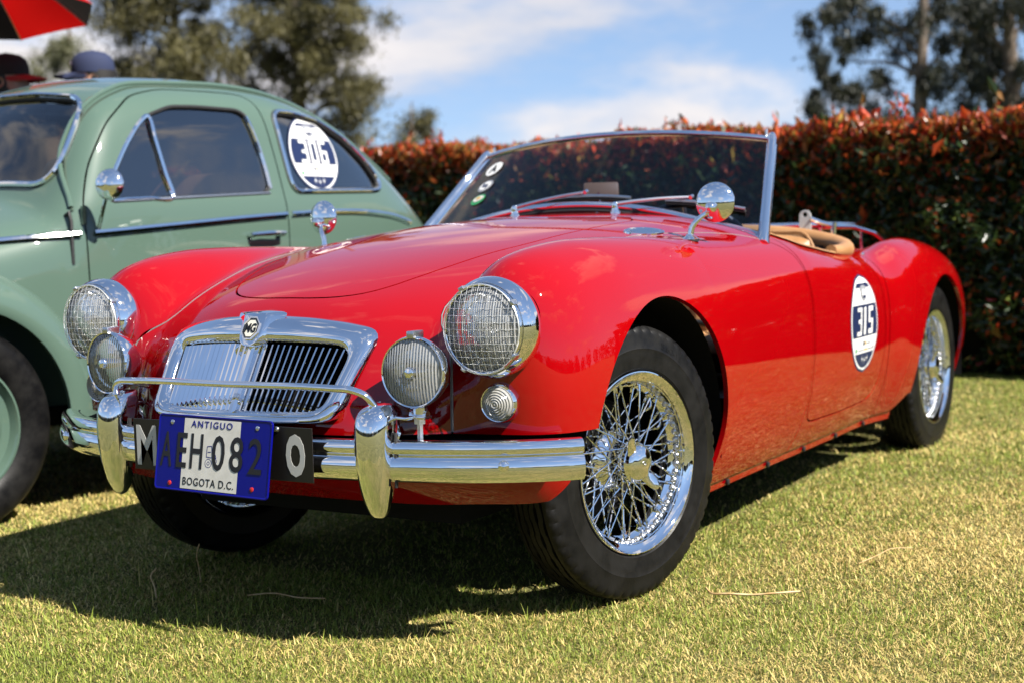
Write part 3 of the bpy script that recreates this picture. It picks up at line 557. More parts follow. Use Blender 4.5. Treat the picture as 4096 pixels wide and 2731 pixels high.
for sx in (1, -1):
    zz = np.array([.279, .284, .295, .315, .35, .39, .43, .465, .488, .503, .511, .5145]); w = np.array([.004, .013, .020, .0265, .033, .0365, .038, .0385, .036, .029, .018, .005]); fwd = np.array([.000, .010, .016, .022, .030, .036, .040, .041, .038, .028, .012, -.006]); bk = np.array([.004, .012, .02, .03, .04, .046, .05, .05, .05, .048, .046, .03])
    yc = -.627+np.array([.006, .004, .003, .0, -.002, -.004, -.003, .0, .004, .010, .018, .026]); Gs = []; t = np.arange(28)*2*math.pi/28
    zi = np.linspace(0, 11, 45); ii = np.arange(12); w_, f_, k_, y_, z_ = (pchip(ii, q, zi) for q in (w, fwd, bk, yc, zz))
    for j in range(45):
        cx, sy = np.cos(t), np.sin(t); ex_ = np.sign(cx)*np.abs(cx)**.9; Gs.append(np.stack([sx*.365+w_[j]*ex_, y_[j]-np.where(sy > 0, f_[j]*np.abs(sy)**.85, -k_[j]*np.abs(sy)**.6), np.full(28, z_[j])], -1))
    ov = MB().grid(np.array(Gs), closev=True, cap0=True, cap1=True).build('overrider', CHROME, red_car)
    MB().tube([(sx*.365+sx*.041, -.615, .345), (sx*.365+sx*.044, -.618, .40), (sx*.365+sx*.041, -.612, .455)], .004, 6).build('rubber_piping', SEAL, ov)
    MB().tube([(sx*.365-sx*.039, -.625, .345), (sx*.365-sx*.042, -.630, .40), (sx*.365-sx*.039, -.622, .455)], .004, 6).build('rubber_piping', SEAL, ov)
    m = MB(); m.box((sx*.405, -.585, .483), (.030, .016, .003), Matrix.Rotation(R(-14*sx), 3, 'Z'), .001); m.tube([(sx*.385, -.592, .48), (sx*.395, -.59, .45), (sx*.392, -.60, .43)], .007, 8); m.build('lamp_bracket', CHROME, ov)
q = spath([(.365, -.622, .505), (.352, -.636, .530), (.325, -.645, .541), (.28, -.65, .5435), (0, -.655, .5445), (-.28, -.65, .5435), (-.325, -.645, .541), (-.352, -.636, .530), (-.365, -.622, .505)], 70)
MB().tube(q, .0078, 12).build('badge_bar', CHROME, red_car)

# ---- number plates
pl = empty('black_number_plate', (-.010, -.672, .408), 0, red_car)
m = MB(); m.box((0, 0, 0), (.252, .0012, .056), None, .001); m.build('backing', PBLACK, pl, smooth=False)
flat_text('letter', 'M', .088, (-.213, -.0013, -.002), (1, 0, 0), (0, 0, 1), SILV, pl, .62, .022, .0006, fitw=.060); flat_text('letter', 'O', .088, (.207, -.0013, -.002), (1, 0, 0), (0, 0, 1), SILV, pl, .62, .05, .0006, fitw=.050)
for x in (-.08, .16): MB().lathe([(0, .006), (.003, .005), (.005, .001)], (x, -.0012, .050), (0, -1, 0), 12).build('bolt', STEEL, pl)
pb = empty('blue_number_plate', (-.011, -.694, .398), 0, red_car); pb.rotation_euler = (R(-9), R(.6), R(-1.2))
W2, H2 = .163, .081
m = MB(); P = []
def rrect(w, h, r, n=6): return np.array([(sx*(w-r)+r*math.cos(t), sy*(h-r)+r*math.sin(t)) for sx, sy, a0 in ((1, 1, 0), (-1, 1, 90), (-1, -1, 180), (1, -1, 270)) for t in np.radians(np.linspace(a0, a0+90, n))])
o1 = rrect(W2, H2, .009); rings = [np.c_[o1[:, 0], np.full(len(o1), .0012), o1[:, 1]], np.c_[o1[:, 0], np.full(len(o1), -.0020), o1[:, 1]]]
o2 = rrect(W2-.002, H2-.002, .008); rings.append(np.c_[o2[:, 0], np.full(len(o2), -.0026), o2[:, 1]]); o3 = rrect(W2-.0045, H2-.0045, .006); rings.append(np.c_[o3[:, 0], np.full(len(o3), -.0012), o3[:, 1]])
m.grid(np.array(rings), closev=True, cap0=True, cap1=True); m.build('plate', PBLUE, pb, angle=20)
m = MB(); m.add([(-.086, -.0018, -.0745), (.076, -.0018, -.0745), (.076, -.0018, .0745), (-.086, -.0018, .0745)], [(0, 1, 2, 3)]); m.build('white_field', CREAMW, pb)
flat_text('caption', 'ANTIGUO', .0140, (-.006, -.0020, .0635), (1, 0, 0), (0, 0, 1), PBLUE, pb, .8, .0, .0006, 1.25, fitw=.118)
flat_text('letter', 'A', .074, (-.134, -.0013, .006), (1, 0, 0), (0, 0, 1), PBLACK, pb, .55, .008, .0009, fitw=.033)
for ch, x, w_ in (('E', -.088, .029), ('H', -.045, .035), ('0', .018, .036), ('8', .069, .037), ('2', .122, .037)): flat_text('letter', ch, .074, (x, -.0019, .006), (1, 0, 0), (0, 0, 1), PBLACK, pb, .55, .008, .0007, fitw=w_)
flat_text('caption', 'BOGOTA D.C.', .0165, (-.006, -.0019, -.0585), (1, 0, 0), (0, 0, 1), PBLACK, pb, .8, .004, .0005, 1.12, fitw=.146)
# small line drawing of a vintage car between the letters
m = MB(); yv = -.0021
def ring2(cx, cz, r, t=.0011, n=18): a_ = np.arange(n)*2*math.pi/n; m.grid([[(cx+q*math.cos(b), yv, cz+q*math.sin(b)) for b in a_] for q in (r-t, r)], closev=True)
ring2(-.009, -.017, .0095); ring2(-.009, -.017, .004); ring2(.0085, -.012, .0065); ring2(.0085, -.012, .0025)
for (x0, z0, x1, z1) in ((-.0145, .018, -.002, .0195), (-.0145, .018, -.0155, -.004), (-.002, .0195, .000, .004), (0, .004, .010, .002), (.010, .002, .0125, -.006), (-.0155, -.004, .0125, -.0055), (-.0125, .006, -.003, .007)):
    d = np.array([x1-x0, z1-z0]); nn_ = np.array([-d[1], d[0]])/np.hypot(*d)*.0007; m.add([(x0-nn_[0], yv-.0001, z0-nn_[1]), (x1-nn_[0], yv-.0001, z1-nn_[1]), (x1+nn_[0], yv-.0001, z1+nn_[1]), (x0+nn_[0], yv-.0001, z0+nn_[1])], [(0, 1, 2, 3)])
m.build('emblem', PBLUE, pb)
for x, z_, mt in ((-.122, .064, STEEL), (.122, .064, STEEL), (-.118, -.066, REDP), (.118, -.062, REDP)): MB().lathe([(0, .0052), (.0012, .005), (.0022, .0006)], (x, -.0012, z_), (0, -1, 0), 14).build('bolt', mt, pb)

# ---- windscreen
ws = empty('windscreen', (0, .9, .8), 0, red_car); W0 = np.array([0, .9, .8])
def ws_base(s): s = np.asarray(s, float); return np.stack([s*.600, .885-.02*(1-s*s), .800+.122*(1-s*s)], -1)
def ws_top(s): s = np.asarray(s, float); return np.stack([s*.507, 1.209-.08*(1-s*s), 1.108+.040*(1-s*s)], -1)
s_ = np.linspace(-1, 1, 41); Bc, Tc = ws_base(s_), ws_top(s_)
gl = np.array([Bc*(1-w)+Tc*w for w in np.linspace(0.03, .985, 8)])-W0; MB().grid(gl).build('glass', WGLASS, ws)
MB().tube(Tc-W0, .0125, 10, flat=.8).build('top_rail', CHROME, ws)
MB().tube(Bc+[0, -.004, .004]-W0, .014, 10, flat=.8).build('base_rail', CHROME, ws)
bs = Bc-[0, 0, .012]; rr_, _ = on_top(bs[:, :2]-[0, .018]); MB().grid(np.array([Bc-[0, .012, .0]-W0, Bc-[0, .02, .012]-W0, rr_+[0, 0, .001]-W0])).build('rubber_seal', SEAL, ws)
for sx in (1, -1):
    a0, a1 = ws_base([sx])[0], ws_top([sx])[0]; d = (a1-a0)/np.linalg.norm(a1-a0); u = np.array([sx, .35, 0.0]); u /= np.linalg.norm(u); w_ = np.cross(d, u)
    Pn = []
    for t_, wd in ((-.045, .028), (0, .0245), (.08, .0225), (.3, .0205), (.65, .0195), (1.0, .0185), (1.03, .015)):
        c0 = a0+(a1-a0)*t_; Pn.append([c0+u*(wd*math.cos(q_)*.75)+w_*(wd*1.15*math.sin(q_)) for q_ in np.arange(16)*2*math.pi/16])
    MB().grid(np.array(Pn)-W0, closev=True, cap0=True, cap1=True).build('pillar', CHROME, ws)
    p0 = a0*.97+a1*.03; off = u*.012; MB().tube([p0+off-W0+w_*.004, a0*.05+a1*.95+off-W0+w_*.004], .0035, 8).build('pillar_bead', CHROME, ws)
    MB().tube([a1-W0+[-sx*.02, .008, -.005], a1-W0+[-sx*.022, .012, .032]], .0042, 8).build('hood_peg', STEEL, ws)
    m = MB(); m.box(a0-W0+np.array([sx*.004, -.01, -.024]), (.020, .045, .006), None, .003); m.build('pillar_foot', CHROME, ws)
def ws_pt(s, w, off=0):
    b, t = ws_base([s])[0], ws_top([s])[0]; n = np.cross(ws_base([s+.01])[0]-b, t-b); n /= np.linalg.norm(n); return b+(t-b)*w - n*off*np.sign(n[1])
def sticker(name, s, w, a, b, mat, parent, off, rot=0):
    """flat vinyl on the inside of the screen"""
    c_ = ws_pt(s, w, off); e1 = ws_pt(s+.01, w, off)-c_; e1 /= np.linalg.norm(e1); e2 = ws_pt(s, w+.01, off)-c_; e2 -= e1*(e2@e1); e2 /= np.linalg.norm(e2)
    q = ellipse(a, b); return MB().add([c_+e1*x+e2*y-W0 for x, y in q], [tuple(range(len(q)))]).build(name, mat, parent), c_, e1, e2
st, c_, e1, e2 = sticker('screen_sticker', -.79, .77, .034, .034, WHITE, ws, .003); flat_text('sticker_letter', 'A', .036, c_-W0-np.cross(e1, e2)*-.0012, e1, e2, BLACK, ws, .9, .02, .0004)
st, c_, e1, e2 = sticker('screen_sticker', -.74, .54, .031, .028, GREYP, ws, .003); MB().add([c_-W0+np.cross(e1, e2)*.0012+e1*x+e2*y for x, y in ellipse(.024, .021)], [tuple(range(48))]).build('sticker_face', WHITE, ws)
for dx, dy in ((-.008, .004), (.006, -.004)): MB().add([c_-W0+np.cross(e1, e2)*.002+e1*(x+dx)+e2*(y+dy) for x, y in ellipse(.007, .010, 20)], [tuple(range(20))]).build('sticker_print', NAVY, ws)
st, c_, e1, e2 = sticker('screen_sticker', -.71, .36, .029, .025, GREENP, ws, .003); MB().add([c_-W0+np.cross(e1, e2)*.0012+e1*x+e2*(y+.004) for x, y in ellipse(.022, .014)], [tuple(range(48))]).build('sticker_face', CREAMW, ws); MB().add([c_-W0+np.cross(e1, e2)*.002+e1*x+e2*(y+.006) for x, y in ellipse(.010, .006)], [tuple(range(48))]).build('sticker_print', AMBER, ws)
# wipers
for (px, st_, wt_, sa, wa, sb, wb) in ((-.160, .07, .125, -.15, .085, .32, .10), (.180, .63, .19, .50, .125, .90, .225)):
    b_, n_ = on_top([(px, .805)]); b_ = b_[0]; wg = empty('wiper', b_, 0, red_car)
    MB().lathe([(-.004, .016), (.003, .015), (.008, .011), (.018, .009), (.026, .0095), (.031, .007), (.033, .001)], (0, 0, 0), (0, -.15, 1), 20).build('spindle', CHROME, wg)
    A0 = np.array([0, -.002, .026]); e_ = ws_pt(st_, wt_, .020)-b_; MB().tube(spath([A0, A0*.65+e_*.35+[0, -.002, .003], A0*.3+e_*.7+[0, -.001, .003], e_], 14), np.linspace(.0065, .0040, 14), 8).build('wiper_arm', STEEL, wg)
    bl = np.array([ws_pt(sa+(sb-sa)*q_, wa+(wb-wa)*q_+.02*q_*(1-q_), .013)-b_ for q_ in np.linspace(0, 1, 13)]); MB().tube(bl, .0045, 6).build('wiper_blade', STEEL, wg); MB().tube(bl+[0, .004, -.008], .0055, 6).build('wiper_rubber', SEAL, wg)
    MB().lathe([(-.008, .006), (.008, .006)], e_, (0, 1, .3), 10, True).build('wiper_joint', CHROME, wg)

# ---- wing mirrors
for sx in (1, -1):
    b_, n_ = on_top([(.588, .421)]); b_ = b_[0]*[sx, 1, 1]; mg = empty('wing_mirror', b_, 0, red_car)
    MB().lathe([(-.003, .021), (.002, .022), (.006, .018), (.010, .0115), (.014, .0095)], (0, 0, 0), (0, -.05, 1), 24).build('foot', CHROME, mg)
    MB().lathe([(-.004, .0235), (.0015, .0235)], (0, 0, 0), (0, -.05, 1), 24, True).build('gasket', SEAL, mg)
    e_ = np.array([sx*.634, .463, .894])-b_; MB().tube(spath([(0, 0, .008), (sx*.004, .002, .030), (sx*.016, .008, .048), e_], 14), np.linspace(.0085, .0055, 14), 10).build('stalk', CHROME, mg)
    hd = np.array([sx*.634, .474, .910])-b_; ax = Vector((sx*.10, -1, .03)).normalized(); r = np.linspace(0.0004, .0505, 14)
    MB().lathe([(.019*(1-(q_/.0505)**2)**.6, q_) for q_ in r]+[(-.004, .0512), (-.008, .0500)], hd, ax, 48).build('mirror_shell', CHROME, mg)
    MB().lathe([(-.0075, .0498), (-.0078, .0003)], hd, ax, 48).build('mirror_glass', CHROME, mg)
    MB().lathe([(-.006, .013), (.008, .0145), (.014, .012), (.018, .006), (.0195, .001)], e_+np.array([0, -.013, .002]), ax, 20).build('pivot', CHROME, mg)

# ---- scuttle vents
for sx in (1, -1):
    q = ellipse(.034, .070, 40); c_ = np.array([.462, .415]); rot = R(-12); M2 = np.array([[math.cos(rot), -math.sin(rot)], [math.sin(rot), math.cos(rot)]]); vg = None; rr = []
    for s_c, h in ((1.04, .000), (1.03, .004), (.94, .0055), (.82, .003), (.80, .0005)):
        p, n_ = on_top(c_+(q*s_c)@M2.T); rr.append((p+n_*h)*[sx, 1, 1])
    vg = MB().grid(np.array(rr), closev=True).build('scuttle_vent', CHROME, red_car); p, n_ = on_top(c_+(q*.81)@M2.T); MB().add((p+n_*.0012)*[sx, 1, 1], [tuple(range(40))]).build('vent_mesh', STEEL, vg)
    for k in range(-3, 4):
        pts = c_+np.c_[np.linspace(-1, 1, 7)*.026*math.sqrt(1-(k/4.2)**2), np.full(7, k*.0135)]@M2.T; p, n_ = on_top(pts); MB().tube((p+n_*.003)*[sx, 1, 1], .0022, 6).build('vent_bar', CHROME, vg)

# ---- door roundel (printed vinyl, laid on the door skin)
def blockdigit(ch):
    B = {'3': [(0, .86, .68, 1), (.16, .43, .50, .57), (0, 0, .68, .14), (.50, .14, .68, .86)] , '1': [(.16, 0, .46, 1)], '5': [(0, .82, .72, 1), (0, .55, .24, .82), (0, .41, .72, .55), (.48, .18, .72, .41), (0, 0, .72, .18)], '0': [(0, 0, .66, .13), (0, .87, .66, 1), (0, .13, .17, .87), (.49, .13, .66, .87)], '6': [(0, 0, .66, .13), (0, .13, .17, .87), (0, .87, .66, 1), (.17, .45, .66, .57), (.49, .13, .66, .45)]}
    return B[ch]
def roundel(parent, place, num, a, b, slant, name='number_roundel', dh=.56):
    """place(uv, lift) maps the flat print on the skin"""
    base = MB(); n = 48
    def disc(s, lift, nm, mat, par, clipv=None, sy=1.0, shift=0):
        m = MB(); rows = 30; lo, hi = clipv if clipv else (-1, 1); G = []
        for v in np.linspace(lo, hi, rows):
            hw = math.sqrt(max(1-v*v, 0)); u = np.linspace(-hw, hw, 15); G.append(place(np.c_[u*a*s, np.full(15, v*b*s)], lift))
        m.grid(np.array(G)); return m.build(nm, mat, par)
    root = disc(1.0, .0008, name, NAVY, parent); disc(.955, .0014, 'white_disc', WHITE, root); disc(.90, .0020, 'navy_band', NAVY, root, (-.30, .42)); disc(.90, .0020, 'navy_foot', NAVY, root, (-.995, -.66)); disc(.90, .0020, 'navy_cap', NAVY, root, (.80, .90))
    h = b*dh; w = a*.36; x0 = -1.55*w
    for i, ch in enumerate(num):
        m = MB()
        for (u0, v0, u1, v1) in blockdigit(ch):
            us, vs = np.linspace(u0, u1, 3), np.linspace(v0, v1, 6); G = []
            for v in vs: G.append(place(np.c_[x0+i*w*1.12+us*w*1.28+(v-.5)*slant*h, np.full(3, (v-.5)*h+b*.045)], .0028))
            m.grid(np.array(G))
        m.build('digit', WHITE, root)
    for k in (-1, 0, 1):
        st_ = np.array([((.5 if j % 2 else 1)*math.cos(math.pi/2+j*math.pi/4), (.5 if j % 2 else 1.3)*math.sin(math.pi/2+j*math.pi/4)) for j in range(8)])*a*.07
        st_[1::2] *= .55; MB().add(place(st_+[k*a*.17, -b*.74+abs(k)*b*.03], .0028), [tuple(range(8))]).build('star', WHITE, root)
    for (cx, cy, rx, ry, mt, lf) in ((0, .60, .20, .15, GREYP, .0028), (0, .70, .24, .07, GREYP, .0026), (0, .60, .13, .09, WHITE, .0034), (0, .54, .10, .035, NAVY, .0040), (-.62, -.52, .055, .045, GREENP, .0028), (.62, -.52, .05, .04, GREYP, .0028), (-.10, -.40, .04, .05, NAVY, .0028), (.02, -.40, .035, .045, AMBER, .0028)):
        q = ellipse(rx*a, ry*b, 24)+[cx*a, cy*b]; MB().add(place(q, lf), [tuple(range(24))]).build('print_mark', mt, root)
    for (x0_, x1_, yv_, mt) in ((-.45, -.12, -.53, GREYP), (-.06, .18, -.53, AMBER), (.24, .50, -.53, GREYP), (.12, .40, -.41, GREYP)):
        MB().grid([place(np.c_[np.linspace(x0_, x1_, 6)*a, np.full(6, (yv_+q_)*b)], .0028) for q_ in (-.014, .014)]).build('print_line', mt, root)
    return root
def door_place(uv, lift):
    p, n = on_side(np.c_[1.475+uv[:, 0], .538+uv[:, 1]]); return p+n*lift
roundel(DOOR_O[0], door_place, '315', .150, .153, .16)
# ------------------------------------------------------------------ wheels
def make_wheel():
    w = empty('wheel', (0, 0, 0), 0, red_car); X = (1, 0, 0)
    # tyre: n segments so that the shoulder can be notched and the grooves zigzag
    n = 240; a = np.arange(n)*2*math.pi/n; G = []
    half = [(.040, .197, 0), (.050, .200, 0), (.062, .212, 0), (.0655, .2155, 0), (.0655, .220, 0), (.067, .233, 0), (.0685, .248, 0), (.0683, .257, 0), (.0690, .2592, 0), (.0678, .262, 0), (.0655, .275, 0), (.0625, .288, 0), (.0620, .293, 1), (.0595, .301, 2), (.054, .3075, 2), (.0475, .3105, 0), (.040, .3115, 0)]
    gro = [(.0385, .3115, 0), (.0375, .3055, 3), (.0335, .3055, 3), (.0325, .312, 3), (.0205, .3133, 3), (.0195, .3065, 4), (.0155, .3065, 4), (.0145, .3137, 4), (.0020, .314, 4), (.0012, .3075, 3), (-.0012, .3075, 3)]
    prof = half+gro; prof = prof+[(-x, r, k) for x, r, k in prof[::-1]]
    for (x, r, k) in prof:
        rr = np.full(n, r); xx = np.full(n, x)
        if k in (1, 2): rr = rr-np.where(np.arange(n) % 4 < 1, .0028 if k == 2 else .001, 0); xx = xx-np.sign(x)*np.where(np.arange(n) % 4 < 1, .0025 if k == 2 else .0006, 0)
        if k in (3, 4): xx = xx+.0016*np.where((np.arange(n)//2) % 4 < 2, 1, -1)*(1 if k == 3 else -1)
        G.append(np.stack([xx, rr*np.cos(a), rr*np.sin(a)], -1))
    MB().grid(np.array(G), closev=True).build('tyre', RUBBER, w, angle=28)
    MB().lathe([(.048, .186), (.052, .1915), (.055, .200), (.0585, .2065), (.0625, .2095), (.0655, .2085), (.0660, .2060), (.0635, .2035), (.0595, .200), (.0560, .1935), (.0530, .1885), (.0440, .1872), (.030, .1868), (.024, .181), (.018, .171), (-.022, .169), (-.036, .184), (-.056, .188), (-.062, .205), (-.0655, .208)], (0, 0, 0), X, 96).build('rim', CHROME, w, angle=50)
    MB().lathe([(.047, .034), (.044, .0405), (.036, .043), (.024, .0435), (.022, .0395), (.012, .041), (.002, .046), (-.006, .056), (-.013, .067), (-.020, .073), (-.028, .0735), (-.034, .068)], (0, 0, 0), X, 48).build('hub', CHROME, w)
    MB().lathe([(.042, .034), (.048, .0455), (.056, .0465), (.060, .0435), (.064, .042), (.070, .0385), (.074, .0320), (.0765, .023), (.0785, .019), (.079, .008), (.0792, .0006)], (0, 0, 0), X, 48).build('spinner_cap', CHROME, w)
    for k in (0, 1):   # two ears of the knock-off nut
        t0 = R(-52)+k*math.pi; d = np.array([0, math.cos(t0), math.sin(t0)]); s_ = np.array([0, -math.sin(t0), math.cos(t0)]); Gs = []
        for L_, hw, th, xo in ((.024, .019, .010, .060), (.036, .018, .0085, .062), (.050, .0165, .007, .067), (.064, .0155, .006, .073), (.074, .0125, .005, .077), (.0795, .006, .003, .079)):
            c_ = d*L_+np.array([xo, 0, 0]); Gs.append([c_+s_*hw*math.cos(q)+np.array([1, 0, 0])*th*math.sin(q) for q in np.arange(14)*2*math.pi/14])
        MB().grid(np.array(Gs), closev=True, cap0=True, cap1=True).build('spinner_ear', CHROME, w)
    flat_text('spinner_mark', 'O', .010, (.0796, 0, 0), (0, 1, 0), (0, 0, 1), STEEL, w, 1, 0, .0008)
    def spoke(r0, x0, dphi, r1, x1):
        m = MB(); p0 = np.array([x0, r0, 0]); p1 = np.array([x1, r1*math.cos(dphi), r1*math.sin(dphi)]); d = (p0-p1)/np.linalg.norm(p0-p1); m.tube([p0, p1], .0021, 7); m.tube([p1-d*.002, p1+d*.015], .0036, 7); m.tube([p1-d*.004, p1-d*.0005], .0058, 8); m.tube([p0-d*.002, p0+d*.004], .0036, 6); me = m.build('spoke', CHROME, w); return me
    kinds = [(.0415, .036, R(40), .181, .026, 15), (.0415, .031, R(-40), .181, .026, 15), (.068, -.014, R(30), .171, .006, 18), (.070, -.022, R(-30), .171, -.006, 18)]
    for j, (r0, x0, dp, r1, x1, cnt) in enumerate(kinds):
        first = spoke(r0, x0, dp, r1, x1)
        for k in range(cnt):
            o = first if k == 0 else first.copy()
            if k: C.objects.link(o); o.parent = w
            o.rotation_euler = (k*2*math.pi/cnt+j*.11-dp, 0, 0)
    # row of dimples where the spokes meet the rim
    d0 = MB().lathe([(0, .0085), (-.003, .0075), (-.006, .004), (-.0065, .0005)], (.030, .1865, 0), (0, 1, 0), 10).build('rim_dimple', STEEL, w)
    for k in range(60):
        o = d0 if k == 0 else d0.copy()
        if k: C.objects.link(o); o.parent = w
        o.rotation_euler = (k*2*math.pi/60+.05, 0, 0)
    MB().lathe([(-.062, .002), (-.062, .135), (-.05, .138), (-.085, .14), (-.09, .12)], (0, 0, 0), X, 40).build('brake_drum', UNDER, w)
    m = MB(); m.tube([(.060, .175, .02), (.066, .168, .02)], .0032, 8); m.build('valve', SEAL, w)
    def arc_text(txt, h, rad, a0, wtot):
        V, F = text2d(txt, h, 1, .01); V[:, 0] *= wtot/(V[:, 0].max()-V[:, 0].min()); t = a0-V[:, 0]/rad; rr = rad+V[:, 1]; P = np.stack([np.interp(rr, [.262, .275, .288], [.0678, .0655, .0625])+.0009, rr*np.cos(t), rr*np.sin(t)], -1)
        MB().add(P, F).build('sidewall_lettering', RUBBER, w)
    arc_text('5.60-15', .016, .274, R(62), .085); arc_text('TUBELESS', .010, .277, R(-40), .06)
    return w
def dup(root, name=None):
    r = root.copy(); C.objects.link(r); r.parent = root.parent
    for ch in list(root.children):
        c = ch.copy(); C.objects.link(c); c.parent = r
        for g in ch.children: d = g.copy(); C.objects.link(d); d.parent = c
    return r
W1 = make_wheel(); STEER = R(-11.5)
for k, (x, y, rz) in enumerate(((.584, 0, STEER), (-.588, 0, math.pi+STEER), (.612, 2.388, 0), (-.612, 2.388, math.pi))):
    w = W1 if k == 0 else dup(W1); w.location = (x, y, .319); w.rotation_euler = (0, 0, rz)
    if k == 2:
        for c in w.children:
            if c.name.startswith('spinner_ear'): pass
W1.rotation_euler = (0, 0, STEER)

# ------------------------------------------------------------------ cockpit
TUB = principled('cockpit_trim_black', (.012, .011, .010), .6)
m = MB(); m.box((0, 1.33, .34), (.56, .44, .02)); m.box((0, 1.76, .56), (.56, .012, .22)); m.box((.60, 1.33, .50), (.012, .40, .17)); m.box((-.60, 1.33, .50), (.012, .40, .17)); m.build('cockpit_tub', TUB, red_car)
m = MB(); m.box((0, .965, .74), (.54, .02, .085), Matrix.Rotation(R(-14), 3, 'X'), .012); m.build('dashboard', principled('dash_vinyl', (.03, .012, .01), .5), red_car)
def seat(cx):
    g = empty('seat', (cx, 1.40, .36), 0, red_car); o = np.array([cx, 1.40, .36]); hw = .225; u = np.linspace(-1, 1, 45)
    def pad(cen, up, fw, hwid, hh, th, ple):
        up, fw = np.array(up)/np.linalg.norm(up), np.array(fw)/np.linalg.norm(fw); G = []
        for sgn in (1, -1):
            for v in (np.linspace(-1, 1, 21) if sgn > 0 else np.linspace(1, -1, 21)):
                edge = np.clip((1-np.abs(u)**4)*(1-abs(v)**5), 0, 1)**.5; pl = (np.abs(np.sin(u*hwid/ple*math.pi))*.011 if sgn > 0 else 0)*np.clip((1-np.abs(u)**6), 0, 1)*(1 if abs(v) < .86 else .2); topc = 1-.10*np.abs(u)**3*(1 if v > 0 else 0)
                G.append([cen+np.array([1, 0, 0])*uu*hwid*(1-.06*max(v, 0)**3)+up*v*hh*tc_+fw*sgn*(th*e+p_) for uu, e, p_, tc_ in zip(u, edge, np.broadcast_to(pl, u.shape), topc)])
        return np.array(G)
    MB().grid(pad(np.array([cx, 1.53, .632])-o, (0, .22, 1), (0, -1, .22), hw, .195, .055, .042), closeu=True).build('backrest', TAN, g); MB().grid(pad(np.array([cx, 1.33, .445])-o, (0, -1, .1), (0, .1, 1), hw, .23, .06, .042), closeu=True).build('cushion', TAN, g)
    q = [np.array([cx+xx*hw*1.01, 1.53+.22*zz*.97*.195, .632+zz*.195*1.0])-o for xx, zz in [(-1, -.6), (-1, .3), (-.97, .75), (-.85, .95), (-.5, 1.0), (0, 1.01), (.5, 1.0), (.85, .95), (.97, .75), (1, .3), (1, -.6)]]
    MB().tube(spath(q, 50), .006, 6).build('piping', TAN, g)
seat(.285); seat(-.285)
# padded tan roll round the back of the cockpit and along the door tops
for nm, lo_i, hi_i, rad in (('cockpit_roll', 1.45, 1.9, .027),):
    c = spath(COCKPIT, 120); c = c[c[:, 1] > 1.45]; p, n_ = on_top(c+[0, .004]); p = p+[0, 0, .006]; full = np.vstack([p*[-1, 1, 1], p[::-1][1:]]) if p[-1, 0] < .01 else np.vstack([p[::-1]*[-1, 1, 1], p]);
    full = full[np.argsort(np.arctan2(full[:, 1]-1.3, full[:, 0]))]; rr = .031-.013*np.clip((1.72-full[:, 1])/.22, 0, 1); MB().tube(spath(full, 120), np.interp(np.linspace(0, 1, 120), np.linspace(0, 1, len(rr)), rr), 14).build(nm, TAN, red_car)
for sx in (1, -1):
    yy = np.linspace(.985, 1.58, 40); cx_ = np.interp(yy, [.98, 1.03, 1.15, 1.35, 1.52, 1.62], [.55, .578, .594, .597, .593, .585]); p, n_ = on_top(np.c_[cx_+.012, yy]); Gs = []
    for dx, dz in ((-.03, -.03), (-.030, -.002), (-.018, .007), (-.004, .008), (.006, .005), (.010, .0005)): Gs.append((p+[dx, 0, dz])*[sx, 1, 1])
    MB().grid(np.array(Gs)).build('door_capping', TAN, red_car)
    m = MB(); m.box((sx*.592, 1.30, .62), (.006, .30, .11), None, .004); m.build('door_trim', TAN, red_car)
sw = empty('steering_wheel', (.285, 1.135, .735), 0, red_car); axs = Vector((0, .90, .42)).normalized(); M = axs.to_track_quat('Z', 'Y').to_matrix(); ring = [tuple(M @ Vector((.205*math.cos(t), .205*math.sin(t), 0))) for t in np.arange(60)*2*math.pi/60]
MB().tube(ring, .0105, 10, closed=True).build('steering_rim', BLACK, sw); MB().lathe([(-.03, .03), (.005, .034), (.012, .025), (.014, .001)], (0, 0, 0), axs, 24).build('horn_boss', BLACK, sw)
for t in (R(90), R(210), R(330)): MB().tube([tuple(M @ Vector((.03*math.cos(t), .03*math.sin(t), 0))), tuple(M @ Vector((.2*math.cos(t), .2*math.sin(t), 0)))], .006, 6, flat=.5).build('steering_spoke', STEEL, sw)
MB().tube([(0, 0, 0), tuple(-axs*.35)], .016, 10).build('steering_column', BLACK, sw)
im = empty('interior_mirror', (.035, .985, .935), 0, red_car); m = MB(); m.box((0, .01, .033), (.054, .010, .028), Matrix.Rotation(R(30), 3, 'Z') @ Matrix.Rotation(R(-18), 3, 'X'), .007); m.build('mirror_back', principled('mirror_back_tan', (.45, .23, .11), .5), im)
MB().tube([(0, -.02, -.035), (0, 0, 0), (0, .005, .02)], .005, 8).build('mirror_stem', CHROME, im); MB().tube([(-.002, -.004, .004), (.0, -.012, .022), (.004, -.012, .03)], .004, 8).build('mirror_catch', CHROME, im)
# hood-frame bracket and cables behind the seats
br = empty('hood_bracket', (.385, 1.83, .825), 0, red_car); a = np.arange(28)*2*math.pi/28; pr_ = []
for k, t in enumerate(np.linspace(0, 2*math.pi, 29)[:-1]):
    c_, s_ = math.cos(t), math.sin(t); pr_.append((.021*c_, .055+.021*s_ if s_ > -.2 else -.01))
pr_ = np.array(pr_); hole = np.stack([.0085*np.cos(a), .060+.0085*np.sin(a)], -1); rows = []
for P_, y_ in ((pr_, -.002), (hole, -.002), (hole, .002), (pr_, .002)): rows.append(np.stack([P_[:, 0], np.full(28, y_), P_[:, 1]], -1))
MB().grid(np.array(rows), closeu=True, closev=True).build('bracket_plate', WHITE, br, angle=30)
MB().tube([(.018, 0, .045), (.05, .02, .030), (.085, .04, .018)], .0085, 8).build('bracket_rod', CHROME, br); MB().tube([(.085, .04, -.02), (.088, .042, .03)], .010, 10).build('bracket_post', CHROME, br)
